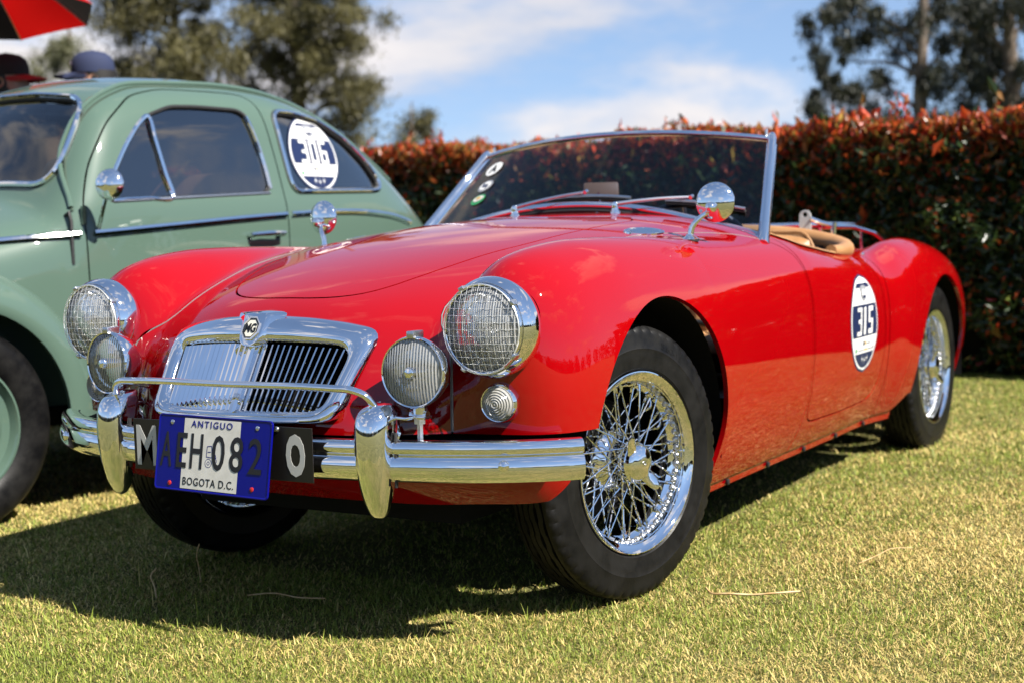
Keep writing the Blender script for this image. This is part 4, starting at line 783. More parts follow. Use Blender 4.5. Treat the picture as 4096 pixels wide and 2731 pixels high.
# luggage rack on the tail
rk = empty('luggage_rack', (0, 2.42, .82), 0, red_car)
def deckz(x, y): return on_top([(abs(x), y)])[0][0][2]
zt = .850
loop_ = spath([(.33, 2.12, zt-.82), (.33, 2.66, zt-.83), (.31, 2.72, zt-.83), (.26, 2.74, zt-.83), (-.26, 2.74, zt-.83), (-.31, 2.72, zt-.83), (-.33, 2.66, zt-.83), (-.33, 2.12, zt-.82), (-.31, 2.07, zt-.82), (-.26, 2.05, zt-.82), (.26, 2.05, zt-.82), (.31, 2.07, zt-.82)], 110, True)-[0, 2.42, 0]
MB().tube(loop_, .0095, 10, closed=True).build('rack_frame', CHROME, rk)
for x in (-.22, -.11, 0, .11, .22): MB().tube([(x, 2.05-2.42, zt-.82), (x, 2.74-2.42, zt-.83)], .006, 8).build('rack_bar', CHROME, rk)
for x in (.33, -.33):
    for y in (2.14, 2.62): MB().tube([(x, y-2.42, zt-.825), (x, y-2.42+.01, deckz(x, y)-.82)], .006, 8).build('rack_leg', CHROME, rk)
MB().tube([(.33, -.30, .025), (.40, -.12, .020), (.44, .0, -.005), (.46, .12, -.05)], .0075, 8).build('rack_stay', CHROME, rk)
for sx in (1, -1):   # tonneau studs
    for q in ((.565, 1.70), (.50, 1.765), (.60, 1.78)): p, n_ = on_top([q]); MB().lathe([(0, .006), (.004, .0055), (.007, .003), (.0075, .0005)], p[0]*[sx, 1, 1], n_[0]*[sx, 1, 1], 12).build('tonneau_stud', CHROME, red_car)
# chassis flange under the sill with its fixings
for sx in (1, -1):
    yy = np.linspace(.36, 1.92, 30); p, _n = on_side(np.c_[yy, np.full(30, .222)], sx); Gs = [p+[-sx*.014, 0, -.008], p+[-sx*.016, 0, -.022], p+[-sx*.022, 0, -.040], p+[-sx*.06, 0, -.044]]
    fl = MB().grid(np.array(Gs)).build('sill_flange', RED, red_car)
    for y in np.arange(.50, 1.9, .30):
        q, _n = on_side([(y, .222)], sx); m = MB(); m.box(q[0]+[-sx*.014, 0, -.030], (.004, .007, .007), None, .002); m.build('fixing', SEAL, fl)
# door handle pull and hinge pin marks along the door edge are only gaps on this car; aerial wire clip on scuttle
# ------------------------------------------------------------------ ground and lawn
def gz(x, y): return .012*np.clip(np.asarray(y, float), -4, 9)+.006*np.sin(np.asarray(x)*1.9+.7)*np.sin(np.asarray(y)*1.6)+.003*np.sin(np.asarray(x)*5.1)*np.sin(np.asarray(y)*4.3+1)
def vcol(me, cols, dom='POINT', name='col'):
    cols = cols*ALB
    at_ = me.color_attributes.new(name, 'FLOAT_COLOR', dom); at_.data.foreach_set('color', np.c_[cols, np.ones(len(cols))].astype(np.float32).ravel())
q = np.r_[-400, -200, -100, -50, -25, -14, np.arange(-9, 9.01, .18), 14, 25, 50, 100, 200, 400]; GX, GY = np.meshgrid(q, q, indexing='ij'); n = len(q); idx = np.arange(n*n).reshape(n, n)
Fq = np.stack([idx[:-1, :-1], idx[1:, :-1], idx[1:, 1:], idx[:-1, 1:]], -1).reshape(-1, 4); me = npmesh('ground', np.stack([GX, GY, gz(GX, GY)], -1).reshape(-1, 3), Fq)
SOIL = principled('lawn_soil', (.1, .09, .04), .95, spec=.1)
def lawn_soil():
    nt = SOIL.node_tree; b = nt.nodes['Principled BSDF']; L = nt.links.new; tc = nd(nt, 'ShaderNodeTexCoord'); n1 = nd(nt, 'ShaderNodeTexNoise', inp={'Scale': 1.6, 'Detail': 9, 'Roughness': .7}); n2 = nd(nt, 'ShaderNodeTexNoise', inp={'Scale': 130, 'Detail': 4, 'Roughness': .7}); L(tc.outputs['Object'], n1.inputs[0]); L(tc.outputs['Object'], n2.inputs[0])
    s_ = mathn(nt, 'ADD', mathn(nt, 'MULTIPLY', n1.outputs[0], .5), mathn(nt, 'MULTIPLY', n2.outputs[0], .5)); r = nd(nt, 'ShaderNodeValToRGB'); L(s_, r.inputs[0]); e = r.color_ramp.elements; e[0].position = .36; e[1].position = .66; e[0].color = (.037, .042, .012, 1); e[1].color = (.20, .17, .075, 1); m_ = e.new(.5); m_.color = (.10, .098, .034, 1); L(r.outputs[0], b.inputs[0])
    bp = nd(nt, 'ShaderNodeBump', inp={'Strength': .8, 'Distance': .012}); L(n2.outputs[0], bp.inputs['Height']); L(bp.outputs[0], b.inputs['Normal'])
lawn_soil(); tag(obj('ground', me, SOIL), kind='structure')
def leafmat(name, rough=.5, transl=.35, spec=.35):
    """colour from the leaf's own vertex colour, light passing through"""
    m = bpy.data.materials.new(name); m.use_nodes = True; nt = m.node_tree; b = nt.nodes['Principled BSDF']; L = nt.links.new; at_ = nd(nt, 'ShaderNodeAttribute', attribute_name='col'); L(at_.outputs['Color'], b.inputs['Base Color']); b.inputs['Roughness'].default_value = rough; b.inputs['Specular IOR Level'].default_value = spec
    tl = nd(nt, 'ShaderNodeBsdfTranslucent'); L(at_.outputs['Color'], tl.inputs[0]); mx = nd(nt, 'ShaderNodeMixShader', inp={0: transl}); L(b.outputs[0], mx.inputs[1]); L(tl.outputs[0], mx.inputs[2]); L(mx.outputs[0], nt.nodes['Material Output'].inputs[0]); return m
def pnoise(x, y, seed, octs=4, f0=1.0):
    r = np.random.default_rng(seed); v = 0; a = 1.0; tot = 0
    for o in range(octs):
        for k in range(4): th = r.uniform(0, 6.28); fr = f0*2**o*r.uniform(.7, 1.4); v = v+a*np.sin(fr*(x*math.cos(th)+y*math.sin(th))*6.28+r.uniform(0, 6.28))/2
        tot += a; a *= .6
    return v/tot/1.6
def grass():
    xs_, ys_ = [], []
    for (x0, x1, y0, y1, n0) in ((-.6, 2.6, -2.3, .9, 0), (-2.6, 2.6, .9, 2.4, 1), (-2.6, -.6, -2.3, .9, 1), (-5.2, 3.6, 2.4, 4.9, 2), (-5.2, -2.6, -2.6, 2.4, 2), (2.6, 3.6, -2.6, 2.4, 1)):
        cap = (82000, 44000, 17000)[n0]; N = int(cap*(x1-x0)*(y1-y0)); x = rng.uniform(x0, x1, N); y = rng.uniform(y0, y1, N); d = np.stack([x-CAMP[0], y-CAMP[1], -CAMP[2]+0*x], -1); dep = d@_f; u = (d@_rt)/dep; v = (d@_up)/dep; dist = np.linalg.norm(d, axis=1)
        vis = (dep > .6) & (np.abs(u) < .66) & (v < .02) & (v > -.46); core = (np.abs(u) < .40) & (v > -.28); rho = 80000*np.minimum(1, (2.5/dist)**1.7)*np.where(core, 1, .5); keep = vis & (rng.uniform(0, 1, N) < rho/cap)
        under = (np.abs(x) < .5) & (y > -.1) & (y < 2.6); keep &= ~(under & (rng.uniform(0, 1, N) < .75)); xs_.append(x[keep]); ys_.append(y[keep])
    # thinner cover just outside the picture
    N = 60000; x = rng.uniform(-4, 4, N); y = rng.uniform(-4.5, 4.2, N); d = np.stack([x-CAMP[0], y-CAMP[1], -CAMP[2]+0*x], -1); dep = d@_f; out_ = ~((dep > .8) & (np.abs((d@_rt)/dep) < .66) & ((d@_up)/dep > -.46)); xs_.append(x[out_]); ys_.append(y[out_])
    x, y = np.concatenate(xs_), np.concatenate(ys_); n = len(x); dist = np.hypot(np.hypot(x-CAMP[0], y-CAMP[1]), CAMP[2])
    dry = np.clip(.47+.85*pnoise(x, y, 3, 4, .35)+.20*pnoise(x, y, 5, 3, 2.2), 0, 1)+.10*np.clip((-x-.3)/2, 0, 1)
    isdry = rng.uniform(0, 1, n) < np.clip(dry, .12, .85); lng = rng.uniform(0, 1, n) < .02
    L_ = rng.gamma(5, .0027, n)*(1+.25*pnoise(x, y, 9, 3, 1.2))*np.where(isdry, 1.05, 1.0)*np.where(lng, 2.2, 1); w = rng.uniform(.0006, .0012, n)*np.clip(dist/2.6, 1, 2.2)
    az = rng.uniform(0, 2*math.pi, n); lean = np.where(isdry, rng.uniform(.7, 1.5, n), rng.uniform(.25, 1.25, n)); dx, dy = np.cos(az), np.sin(az); base = np.stack([x, y, gz(x, y)-.002], -1); wv = np.stack([-dy, dx, 0*dx], -1)*w[:, None]
    def pt(t, l): return base+np.stack([dx*L_*t*np.sin(l), dy*L_*t*np.sin(l), L_*t*np.cos(l)], -1)
    p1 = pt(.5, lean*.75); p2 = p1+np.stack([dx*L_*.5*np.sin(np.minimum(lean*1.3, 1.75)), dy*L_*.5*np.sin(np.minimum(lean*1.3, 1.75)), L_*.5*np.cos(np.minimum(lean*1.3, 1.75))], -1)
    V = np.stack([base-wv, base+wv, p1+wv*.85, p1-wv*.85, p2], 1).reshape(-1, 3); o = np.arange(n)[:, None]*5
    F1 = (o+[[0, 1, 2, 3]]); F2 = (o+[[3, 2, 4]]); me = bpy.data.meshes.new('lawn_grass'); me.vertices.add(len(V)); me.vertices.foreach_set('co', V.astype(np.float32).ravel())
    li = np.concatenate([F1, F2], 1).ravel(); me.loops.add(len(li)); me.loops.foreach_set('vertex_index', li.astype(np.int32)); me.polygons.add(2*n); ls = np.stack([np.arange(n)*7, np.arange(n)*7+4], -1).ravel(); me.polygons.foreach_set('loop_start', ls.astype(np.int32)); me.update(calc_edges=True)
    g = rng.uniform(0, 1, (n, 1)); k = rng.uniform(.7, 1.25, (n, 1)); green = (np.array([.20, .275, .032])*(1-g)+np.array([.40, .43, .085])*g)*k; straw = (np.array([.88, .70, .28])*(1-g)+np.array([.66, .49, .16])*g)*k; col = np.where(isdry[:, None], straw, green); vcol(me, np.repeat(col, 5, 0))
    o_ = obj('lawn_grass', me, leafmat('grass_blade', .55, .3, .25)); tag(o_, 'short sunlit lawn grass, part green and part dry straw', 'grass', kind='stuff'); print('grass blades', n)
grass()
# loose dry stalks lying on the lawn
STRAW = principled('dry_stalk', (.55, .36, .15), .6); mottled(STRAW, (.50, .30, .11), (.62, .46, .24), 60)
def stalk(pts, r, label):
    p = np.array(pts, float); z = gz(p[:, 0], p[:, 1])+p[:, 2]; tag(MB().tube(spath(np.c_[p[:, :2], z], 24), r, 6).build('dry_stalk', STRAW), label, 'stalk', 'dry stalks on the lawn')
# ------------------------------------------------------------------ leaf clouds
def leaves(name, P, D, L_, W_, col, mat, parent, fold=.25):
    """P centres, D unit directions, L_/W_ sizes; each leaf a folded four-sided blade"""
    n = len(P); s_ = np.cross(D, rng.normal(size=(n, 3))); s_ /= np.linalg.norm(s_, axis=1)[:, None]+1e-9; nn_ = np.cross(D, s_); a = P-D*L_[:, None]*.5; b = P+D*L_[:, None]*.5; c1 = P+s_*W_[:, None]*.5+nn_*(W_*fold)[:, None]; c2 = P-s_*W_[:, None]*.5+nn_*(W_*fold)[:, None]
    V = np.stack([a, c1, b, c2], 1).reshape(-1, 3); o = np.arange(n)[:, None]*4; F = np.concatenate([o+[[0, 1, 2]], o+[[0, 2, 3]]]).reshape(-1, 3); me = npmesh(name, V, F, smooth=False); vcol(me, np.repeat(col, 4, 0)); return obj(name, me, mat, parent)
def unit(v): return v/(np.linalg.norm(v, axis=-1, keepdims=True)+1e-9)
# ------------------------------------------------------------------ hedge
HLEAF = leafmat('hedge_leaf', .32, .32, .5)
hedge = tag(empty('hedge', (-2, 5.0, .06)), 'long clipped hedge with dark green leaves and red young tips', 'hedge')
def hedge_leaves():
    h0 = np.array([-2, 5.0, .06]); fy = lambda x: 4.40-.11*(x-.57)*0+np.where(x < .6, (.57-x)*.115, 0)
    hz = lambda x: 1.39+.05*pnoise(x, x*0, 21, 3, .5)+.035*pnoise(x, x*0, 23, 3, 1.7)
    # front face
    n = 150000; x = rng.uniform(-6.5, 4.2, n); z = rng.uniform(0, 1, n)**.85*1.0; top = hz(x); z = .10+z*(top-.12); dep = rng.gamma(1.6, .055, n); bul = .10*pnoise(x, z, 31, 4, .7)+.07*pnoise(x, z, 33, 3, 2.2); y = fy(x)+dep-bul-.10*(z < .35)*(.35-z)*-1.2
    gap = (pnoise(x, z, 37, 3, 1.1) > .42) & (z < .35); x, y, z, top, dep = (q_[~gap] for q_ in (x, y, z, top, dep)); n = len(x); P1 = np.stack([x, y, z], -1); D1 = unit(np.stack([rng.normal(0, .8, n), rng.normal(-.45, .6, n), rng.normal(.25, .7, n)], -1))
    hgt = np.clip((z-(top-.30))/.30, 0, 1); pr = .13+.75*hgt**1.5; red1 = rng.uniform(0, 1, n) < pr
    # top face
    m = 90000; xt = rng.uniform(-6.5, 4.2, m); yt = fy(xt)+rng.uniform(-.03, 1.1, m); zt_ = hz(xt)+.05*pnoise(xt, yt, 41, 4, 1.3)-rng.gamma(1.3, .035, m)+.02; P2 = np.stack([xt, yt, zt_], -1); D2 = unit(np.stack([rng.normal(0, .55, m), rng.normal(-.1, .55, m), rng.normal(.9, .45, m)], -1)); red2 = rng.uniform(0, 1, m) < .86
    # upright young shoots
    k = 620; xs = rng.uniform(-6.3, 4.1, k); ys = fy(xs)+rng.uniform(0, 1.0, k); hs = rng.gamma(2.2, .021, k)*(1+.9*(pnoise(xs, ys*0, 51, 3, .7) > .15)); per = 13; t = np.tile(np.linspace(.1, 1, per), (k, 1)); lx = rng.normal(0, .16, (k, 1)); P3 = np.stack([xs[:, None]+lx*hs[:, None]*t+rng.normal(0, .008, (k, per)), ys[:, None]+rng.normal(0, .012, (k, per)), hz(xs)[:, None]-.02+hs[:, None]*t], -1).reshape(-1, 3)
    D3 = unit(np.stack([rng.normal(0, .55, k*per), rng.normal(0, .5, k*per), rng.normal(.85, .3, k*per)], -1)); red3 = rng.uniform(0, 1, k*per) < .93
    P = np.vstack([P1, P2, P3]); D = np.vstack([D1, D2, D3]); red = np.r_[red1, red2, red3]; N = len(P); g = rng.uniform(0, 1, (N, 1)); kk = rng.uniform(.6, 1.3, (N, 1))
    dark = (np.array([.018, .042, .010])*(1-g)+np.array([.050, .085, .020])*g)*kk; warm = np.where(rng.uniform(0, 1, (N, 1)) < .5, np.array([.62, .050, .018])*(1-g)+np.array([.60, .150, .026])*g, np.array([.34, .25, .045])*(1-g)+np.array([.50, .028, .018])*g)*kk
    yel = (rng.uniform(0, 1, N) < .012)[:, None]; col = np.where(red[:, None], warm, np.where(yel, np.array([.16, .20, .04]), dark)); L_ = rng.gamma(9, .0052, N)*np.where(rng.uniform(0, 1, N) < .12, 1.5, 1); W_ = L_*rng.uniform(.30, .45, N); leaves('foliage', P-h0, D, L_, W_, col, HLEAF, hedge)
    # solid core behind the leaves, inner shade put into its near-black colour
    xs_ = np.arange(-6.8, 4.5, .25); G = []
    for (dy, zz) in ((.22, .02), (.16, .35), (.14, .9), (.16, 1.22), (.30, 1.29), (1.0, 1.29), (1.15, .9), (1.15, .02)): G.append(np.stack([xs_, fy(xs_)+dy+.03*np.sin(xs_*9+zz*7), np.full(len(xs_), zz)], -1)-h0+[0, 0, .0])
    MB().grid(np.array(G)).build('dark_core', principled('hedge_inside', (.010, .010, .006), .95, spec=.1), hedge)
    for x_ in np.arange(-6, 4.2, .55):
        xx = x_+random.uniform(-.15, .15); MB().tube([(xx+2, float(fy(np.array(xx)))+.22-5.0, -.06), (xx+2+random.uniform(-.05, .05), float(fy(np.array(xx)))+.24-5.0, .4)], random.uniform(.014, .024), 7).build('stem', principled('hedge_stem', (.06, .045, .03), .9), hedge)
hedge_leaves()
# ------------------------------------------------------------------ trees
BARK = principled('bark', (.17, .13, .10), .9, spec=.15); mottled(BARK, (.10, .075, .055), (.27, .22, .18), 3.5, 6); bump(BARK, 12, .5, .03)
def tree(base, h, lean, crowns, colA, colB, nleaf, lsize, droop, label, group, trunk_r, seed, limbs=True, fuzz=1.0):
    """crowns: list of (dx, dy, z, rx, rz, weight) leaf masses; limbs run from the trunk to each"""
    r = np.random.default_rng(seed); t = tag(empty('tree', (*base, .1)), label, 'tree', group); tp = spath([(0, 0, -.1), (lean[0]*.2, lean[1]*.2, h*.3), (lean[0]*.55, lean[1]*.5, h*.65), (lean[0], lean[1], h)], 24); m = MB().tube(tp, np.linspace(trunk_r, trunk_r*.25, 24)*(1+.06*r.normal(size=24)), 10); 
    m.build('trunk', BARK, t); P, D, Cc = [], [], []; tw = sum(c[5] for c in crowns)
    for (dx, dy, z, rx, rz, wt) in crowns:
        zi = np.clip((z-.35*rx-.3)/h, .15, .95); k = int(zi*23); s0 = tp[k]; e0 = np.array([dx, dy, z])
        if limbs: MB().tube(spath([s0, s0*.6+e0*.4+[0, 0, .1*rx], e0-[0, 0, rz*.3], e0+[0, 0, rz*.4]], 12), np.linspace(trunk_r*.34*(1-zi*.5), .012, 12), 7).build('limb', BARK, t)
        nc = max(7, int(rx*rz*12)); cen = r.normal(size=(nc, 3))*[rx*.48, rx*.48, rz*.46]+e0; per = max(20, int(nleaf*wt/tw/nc))
        for c_ in cen:
            s_ = r.uniform(.30, .75)*min(rx, 1.6)**.6*fuzz; q_ = r.normal(size=(per, 3))*s_*[.52, .52, .40]; q_[:, 2] -= droop*np.abs(r.normal(size=per))*s_*.8; P.append(c_+q_); D.append(unit(r.normal(size=(per, 3))*[.6, .6, .6]+[0, 0, -droop*1.6])); sh = r.uniform(.75, 1.2); g = r.uniform(0, 1, (per, 1)); Cc.append((np.array(colA)*(1-g)+np.array(colB)*g)*sh)
    P, D, Cc = np.vstack(P), np.vstack(D), np.vstack(Cc); L_ = r.uniform(.7, 1.3, len(P))*lsize; leaves('crown', P, D, L_, L_*.30, Cc, TLEAF, t, .1); return t
TLEAF = leafmat('tree_leaf', .45, .25, .4)
OLA, OLB = (.075, .068, .024), (.18, .16, .060); DKA, DKB = (.014, .018, .009), (.044, .048, .024)
gl_, gr_ = 'tall trees beyond the green car', 'dark trees behind the hedge'
def mass(seed, w, z0, z1, n, rr, taper=.0, skew=0.0):
    """a broad broken crown as a scatter of leaf masses"""
    r = np.random.default_rng(seed); out = []
    for k in range(n): z = r.uniform(z0, z1); t = (z-z0)/(z1-z0); hw = w*(1-taper*t); out.append((r.uniform(-hw, hw)+skew*t, r.uniform(-.8, .8), z, r.uniform(.6, 1.15)*rr, r.uniform(.5, .95)*rr, r.uniform(.6, 1.3)))
    return out
tree((-30.6, 30.4), 13, (.4, 0), mass(1, 2.6, 3.2, 10.0, 46, 1.0), OLA, OLB, 70000, .16, .45, 'tall olive brown tree above the roof of the green car, left of its twin', gl_, .26, 11)
tree((-27.2, 32.6), 13, (-.3, 0), mass(2, 2.15, 2.8, 9.6, 42, 1.0, .1)+[(2.1, 0, 5.6, .7, .7, .9), (2.0, 0, 7.2, .6, .8, .8), (2.2, 0, 4.6, .55, .5, .6)], OLA, OLB, 66000, .16, .45, 'tall olive brown tree right of its twin, ending against open sky', gl_, .26, 12)
tree((-39, 33.6), 12, (.4, 0), mass(3, 2.0, 4.0, 8.5, 11, .7), (.09, .095, .045), (.19, .19, .09), 12000, .16, .4, 'thin pale foliaged tree under the red umbrella', gl_, .12, 13)
tree((-21.6, 30.4), 4.6, (.2, 0), mass(4, .7, 1.6, 4.2, 8, .6), OLA, OLB, 12000, .14, .4, 'small olive tree just beyond the tail of the green car', gl_, .09, 14)
tree((-6.33, 27.4), 9, (.35, 0), [(-1.9, 0, 5.6, .8, .5, 2), (-1.2, 0, 5.3, .9, .55, 2), (-.6, 0, 4.75, .75, .45, 1.8), (.5, .3, 5.4, .9, .55, 2), (.95, 0, 4.6, .65, .45, 1.3), (-1.45, 0, 4.55, .55, .40, 1.0), (-.75, 0, 3.95, .5, .35, .9), (.35, 0, 3.75, .7, .45, 1.3), (0, 0, 6.5, 2.0, .7, 2.2), (-.1, 0, 2.9, 1.1, .4, 1.2), (-1.0, 0, 2.7, .8, .3, .7)], DKA, DKB, 15000, .12, .9, 'dark drooping tree with a bare straight trunk behind the hedge', gr_, .20, 15, fuzz=.50)
tree((-3.9, 25.3), 9, (-.2, 0), [(-.9, 0, 4.7, .8, .45, 1.8), (.3, 0, 4.9, 1.0, .55, 2), (-.45, 0, 3.95, .8, .5, 1.8), (.7, 0, 3.9, .9, .6, 2), (-.95, 0, 3.2, .8, .45, 1.5), (.2, 0, 2.9, 1.2, .55, 2), (0, 0, 5.9, 1.6, .7, 1.6), (1.2, 0, 3.0, .9, .6, 1.2)], DKA, DKB, 18000, .11, .9, 'dark drooping tree at the right edge of the picture behind the hedge', gr_, .20, 16, fuzz=.50)
tree((-8.15, 30.3), 4.2, (-1.0, .1), [(-1.15, 0, 4.7, .42, .42, 1.5), (-.75, 0, 4.05, .50, .42, 1.5), (-1.45, 0, 3.75, .42, .34, 1.0), (-.35, 0, 3.45, .50, .30, 1.0), (.1, 0, 2.6, .7, .3, .9), (-1.1, 0, 3.2, .3, .25, .4)], DKA, DKB, 10000, .11, .8, 'small dark tree on a thin leaning trunk, alone against the cloud', gr_, .055, 17, fuzz=.62)
tree((-5.4, 30.0), 10, (.2, 0), [(-.5, 0, 4.4, 1.0, .6, 2), (.6, 0, 3.6, 1.2, .6, 2), (.4, 0, 5.2, .9, .55, 1.6), (-.3, 0, 6.0, 1.2, .6, 1.6), (.9, 0, 2.8, 1.3, .5, 1.4), (-.8, 0, 3.0, .9, .4, 1)], DKA, DKB, 11000, .12, .9, 'dark tree with a pale slim trunk between two others behind the hedge', gr_, .11, 18, fuzz=.50)
# far belt of trees all round the field (seen in the chrome)
def belt():
    r = np.random.default_rng(5); P = []; D = []
    ang = np.r_[r.uniform(R(-200), R(20), 420), r.uniform(R(20), R(160), 60)]; rad = r.uniform(75, 95, len(ang)); m = 200; V = []; 
    for a_, q_ in zip(ang, rad):
        c_ = np.array([q_*math.cos(a_), q_*math.sin(a_), r.uniform(1.0, 3.2)]); s_ = np.array([r.uniform(2, 4), r.uniform(2, 4), r.uniform(1.6, 3.6)]); V.append(c_+unit(r.normal(size=(m, 3)))*s_*r.uniform(.7, 1.05, (m, 1)))
    P = np.vstack(V); n = len(P); g = r.uniform(0, 1, (n, 1)); leaves('far_woodland', P, unit(r.normal(size=(n, 3))), r.uniform(.5, 1.1, n), r.uniform(.4, .8, n), np.array([.02, .028, .012])*(1-g)+np.array([.06, .065, .03])*g, TLEAF, None); o = bpy.data.objects['far_woodland']; tag(o, 'far dark belt of trees round the field', 'woodland', kind='stuff')
belt()
stalk([(.775, .055, .03), (.80, .03, .026), (.84, .03, .03), (.89, .06, .026), (.93, .075, .03), (.975, .12, .028)], .0026, 'orange tan dry stalk on the sunny grass right of the near front tyre')
stalk([(-.40, -.345, .012), (-.40, -.35, .05), (-.40, -.355, .085), (-.395, -.35, .11)], .0015, 'thin upright dry stalk in the shade in front of the red car')
stalk([(-.395, -.50, .01), (-.405, -.495, .035), (-.42, -.49, .06), (-.412, -.48, .075)], .0020, 'short pale dry stalk at the edge of the red car shadow')
stalk([(.02, -.38, .03), (-.05, -.39, .026), (-.12, -.40, .03), (-.17, -.43, .026)], .0018, 'brown dry stalk lying in the shade under the overriders')
stalk([(1.02, .40, .03), (1.05, .46, .04), (1.06, .53, .04), (1.09, .60, .03)], .0012, 'thin pale dry stalk on the sunny grass behind the near front tyre')
# ------------------------------------------------------------------ green saloon car parked behind
GREEN = principled('sage_green_paint', (.088, .143, .110), .4, 0, 1.0, .03, .1); paint_detail(GREEN)
DGREEN = principled('dark_green_rubber', (.03, .055, .035), .5)
def saloon_field():
    xs = np.arange(0, .90, ST); ys = np.arange(-1.0, 3.4, ST); zs = np.arange(.1, 1.7, ST)
    zt = curve([(-1.0, .3), (-.74, .46), (-.66, .56), (-.5, .73), (-.3, .855), (-.05, .945), (.2, 1.0), (.38, 1.026), (.45, 1.040), (.505, 1.11), (.565, 1.22), (.625, 1.325), (.69, 1.40), (.80, 1.448), (.95, 1.475), (1.1, 1.490), (1.28, 1.498), (1.45, 1.492), (1.65, 1.462), (1.9, 1.385), (2.15, 1.27), (2.4, 1.115), (2.65, .92), (2.85, .72), (3.0, .52), (3.4, .1)], .02)
    cr = curve([(-1, 1.3), (-.3, .9), (.2, .50), (.5, .30), (.8, .28), (1.2, .30), (1.8, .36), (2.3, .6), (3.4, 1.1)], .08); X, Y = np.meshgrid(xs, ys, indexing='ij'); T = zt(Y)-cr(Y)*X**2; TT = Tab(0, -1.0, ST, T)
    yk = [-1.0, -.74, -.5, -.25, 0, .25, .45, .6, 1.0, 1.4, 1.7, 2.0, 2.3, 2.6, 2.9, 3.4]; sk = [.10, .22, .33, .42, .49, .56, .612, .638, .652, .650, .625, .575, .50, .405, .29, .1]; s = gsm(pchip(yk, sk, ys), 8, 0)
    zo = curve([(.0, -.03), (.4, -.012), (.6, 0), (.9, 0), (.97, -.004), (1.05, -.022), (1.2, -.058), (1.37, -.098), (1.5, -.15), (1.8, -.3)], .02); TS = Tab(-1.0, .1, ST, s[:, None]+zo(zs)[None, :])
    def fn(x, y, z): a = np.abs(x); return smax((z-TT(a, y))/TT.g(a, y)*.85, (a-TS(y, z))/TS.g(y, z), np.interp(y, [-.5, .45, .7, 2.0, 2.8], [.16, .14, .15, .17, .2]))
    return fn
SF = Field(saloon_field())
green_car = tag(empty('saloon_car', (-2.235, -.094, -.008), -.1106), 'rounded sage green vintage saloon car with chrome trim parked behind the red roadster', 'car')
SV, SN, ST_ = half_mesh(SF, (-.012, -.80, .30), (.72, 3.1, 1.54), .013)
def gside(yz): yz = np.asarray(yz, float); return SF.solve(np.c_[np.full(len(yz), .80), yz], np.c_[np.full(len(yz), .1), yz])
def gfront(xz, y0=.1, y1=1.3): xz = np.asarray(xz, float); return SF.solve(np.c_[xz[:, 0], np.full(len(xz), y0), xz[:, 1]], np.c_[xz[:, 0], np.full(len(xz), y1), xz[:, 1]])
DWIN = soft(np.array([(.66, 1.002), (1.345, 1.032), (1.375, 1.05), (1.372, 1.12), (1.352, 1.24), (1.330, 1.325), (1.30, 1.345), (1.1, 1.347), (.98, 1.342), (.86, 1.30), (.76, 1.20), (.69, 1.10), (.65, 1.02)]), 130, 4)
QWIN = soft(np.array([(1.50, 1.04), (2.02, 1.052), (2.07, 1.06), (2.075, 1.09), (2.02, 1.17), (1.90, 1.265), (1.75, 1.325), (1.58, 1.348), (1.49, 1.348), (1.462, 1.325), (1.468, 1.2), (1.48, 1.07)]), 130, 4)
FWIN = np.array([(0, 1.075), (.30, 1.068), (.44, 1.06), (.485, 1.085), (.50, 1.15), (.49, 1.25), (.465, 1.325), (.40, 1.362), (.20, 1.385), (0, 1.39)])
FW2 = soft(np.vstack([FWIN, (FWIN*[-1, 1])[::-1][1:-1]]), 160, 5)
GDOOR = soft(np.array([(.555, .36), (.548, .98), (.60, 1.12), (.70, 1.27), (.83, 1.37), (.98, 1.405), (1.25, 1.408), (1.375, 1.405), (1.40, 1.38), (1.425, 1.15), (1.436, .95), (1.436, .55), (1.42, .38), (1.38, .355)]), 170, 5)
def scut(V, N, T, s): return clip(V, N, T, s)
up = lambda V: V[:, 0] > .25
SV, SN, ST_ = scut(SV, SN, ST_, np.where(up(SV), -poly_sdf(SV[:, 1:], DWIN), 1)); SV, SN, ST_ = scut(SV, SN, ST_, np.where(up(SV), -poly_sdf(SV[:, 1:], QWIN), 1))
SV, SN, ST_ = scut(SV, SN, ST_, np.where((SV[:, 1] < 1.0) & (SV[:, 2] > 1.03), -poly_sdf(SV[:, [0, 2]], FW2), 1))
SV, SN, ST_ = scut(SV, SN, ST_, SV[:, 2]-.33)
s_ = np.where(SV[:, 0] > .3, poly_sdf(SV[:, 1:], GDOOR), -.2); gd = clip(SV, SN, ST_, s_-.0025); gb = clip(SV, SN, ST_, -s_-.0025)
_keep = red_car; red_car = green_car
both('door', *gd, mat=GREEN); whole('body_shell', *gb, mat=GREEN); red_car = _keep
M_ = np.array([-1, 1, 1])
def chrome_loop(name, outline, r, solver, off=.004, mat=CHROME, sides=(1, -1), closed=True, parent=green_car):
    p, n_ = solver(outline); p = p+n_*off
    for sx in sides: MB().tube(p*[sx, 1, 1], r, 8, closed=closed).build(name, mat, parent)
SGL = thin_glass('saloon_side_glass', (.50, .51, .50), 1.0, 0, 1.9, 1.9); SGF = thin_glass('saloon_screen_glass', (.42, .46, .48), 1.0, 0, 1.5)
def gpane(name, outline, sx, inset=.012, mat=SGL):
    c_ = outline.mean(0); G = []
    for w in (1.03, .75, .5, .25, .02): p, n_ = gside(c_+(outline-c_)*w); G.append((p-n_*inset)*[sx, 1, 1])
    return MB().grid(np.array(G), closev=True, cap1=True).build(name, mat, green_car)
for sx in (1, -1): gpane('side_window', DWIN, sx); gpane('quarter_window', QWIN, sx)
c_ = FW2.mean(0); G = []
for w in (1.02, .75, .5, .25, .02): p, n_ = gfront(c_+(FW2-c_)*w); G.append(p-n_*.008)
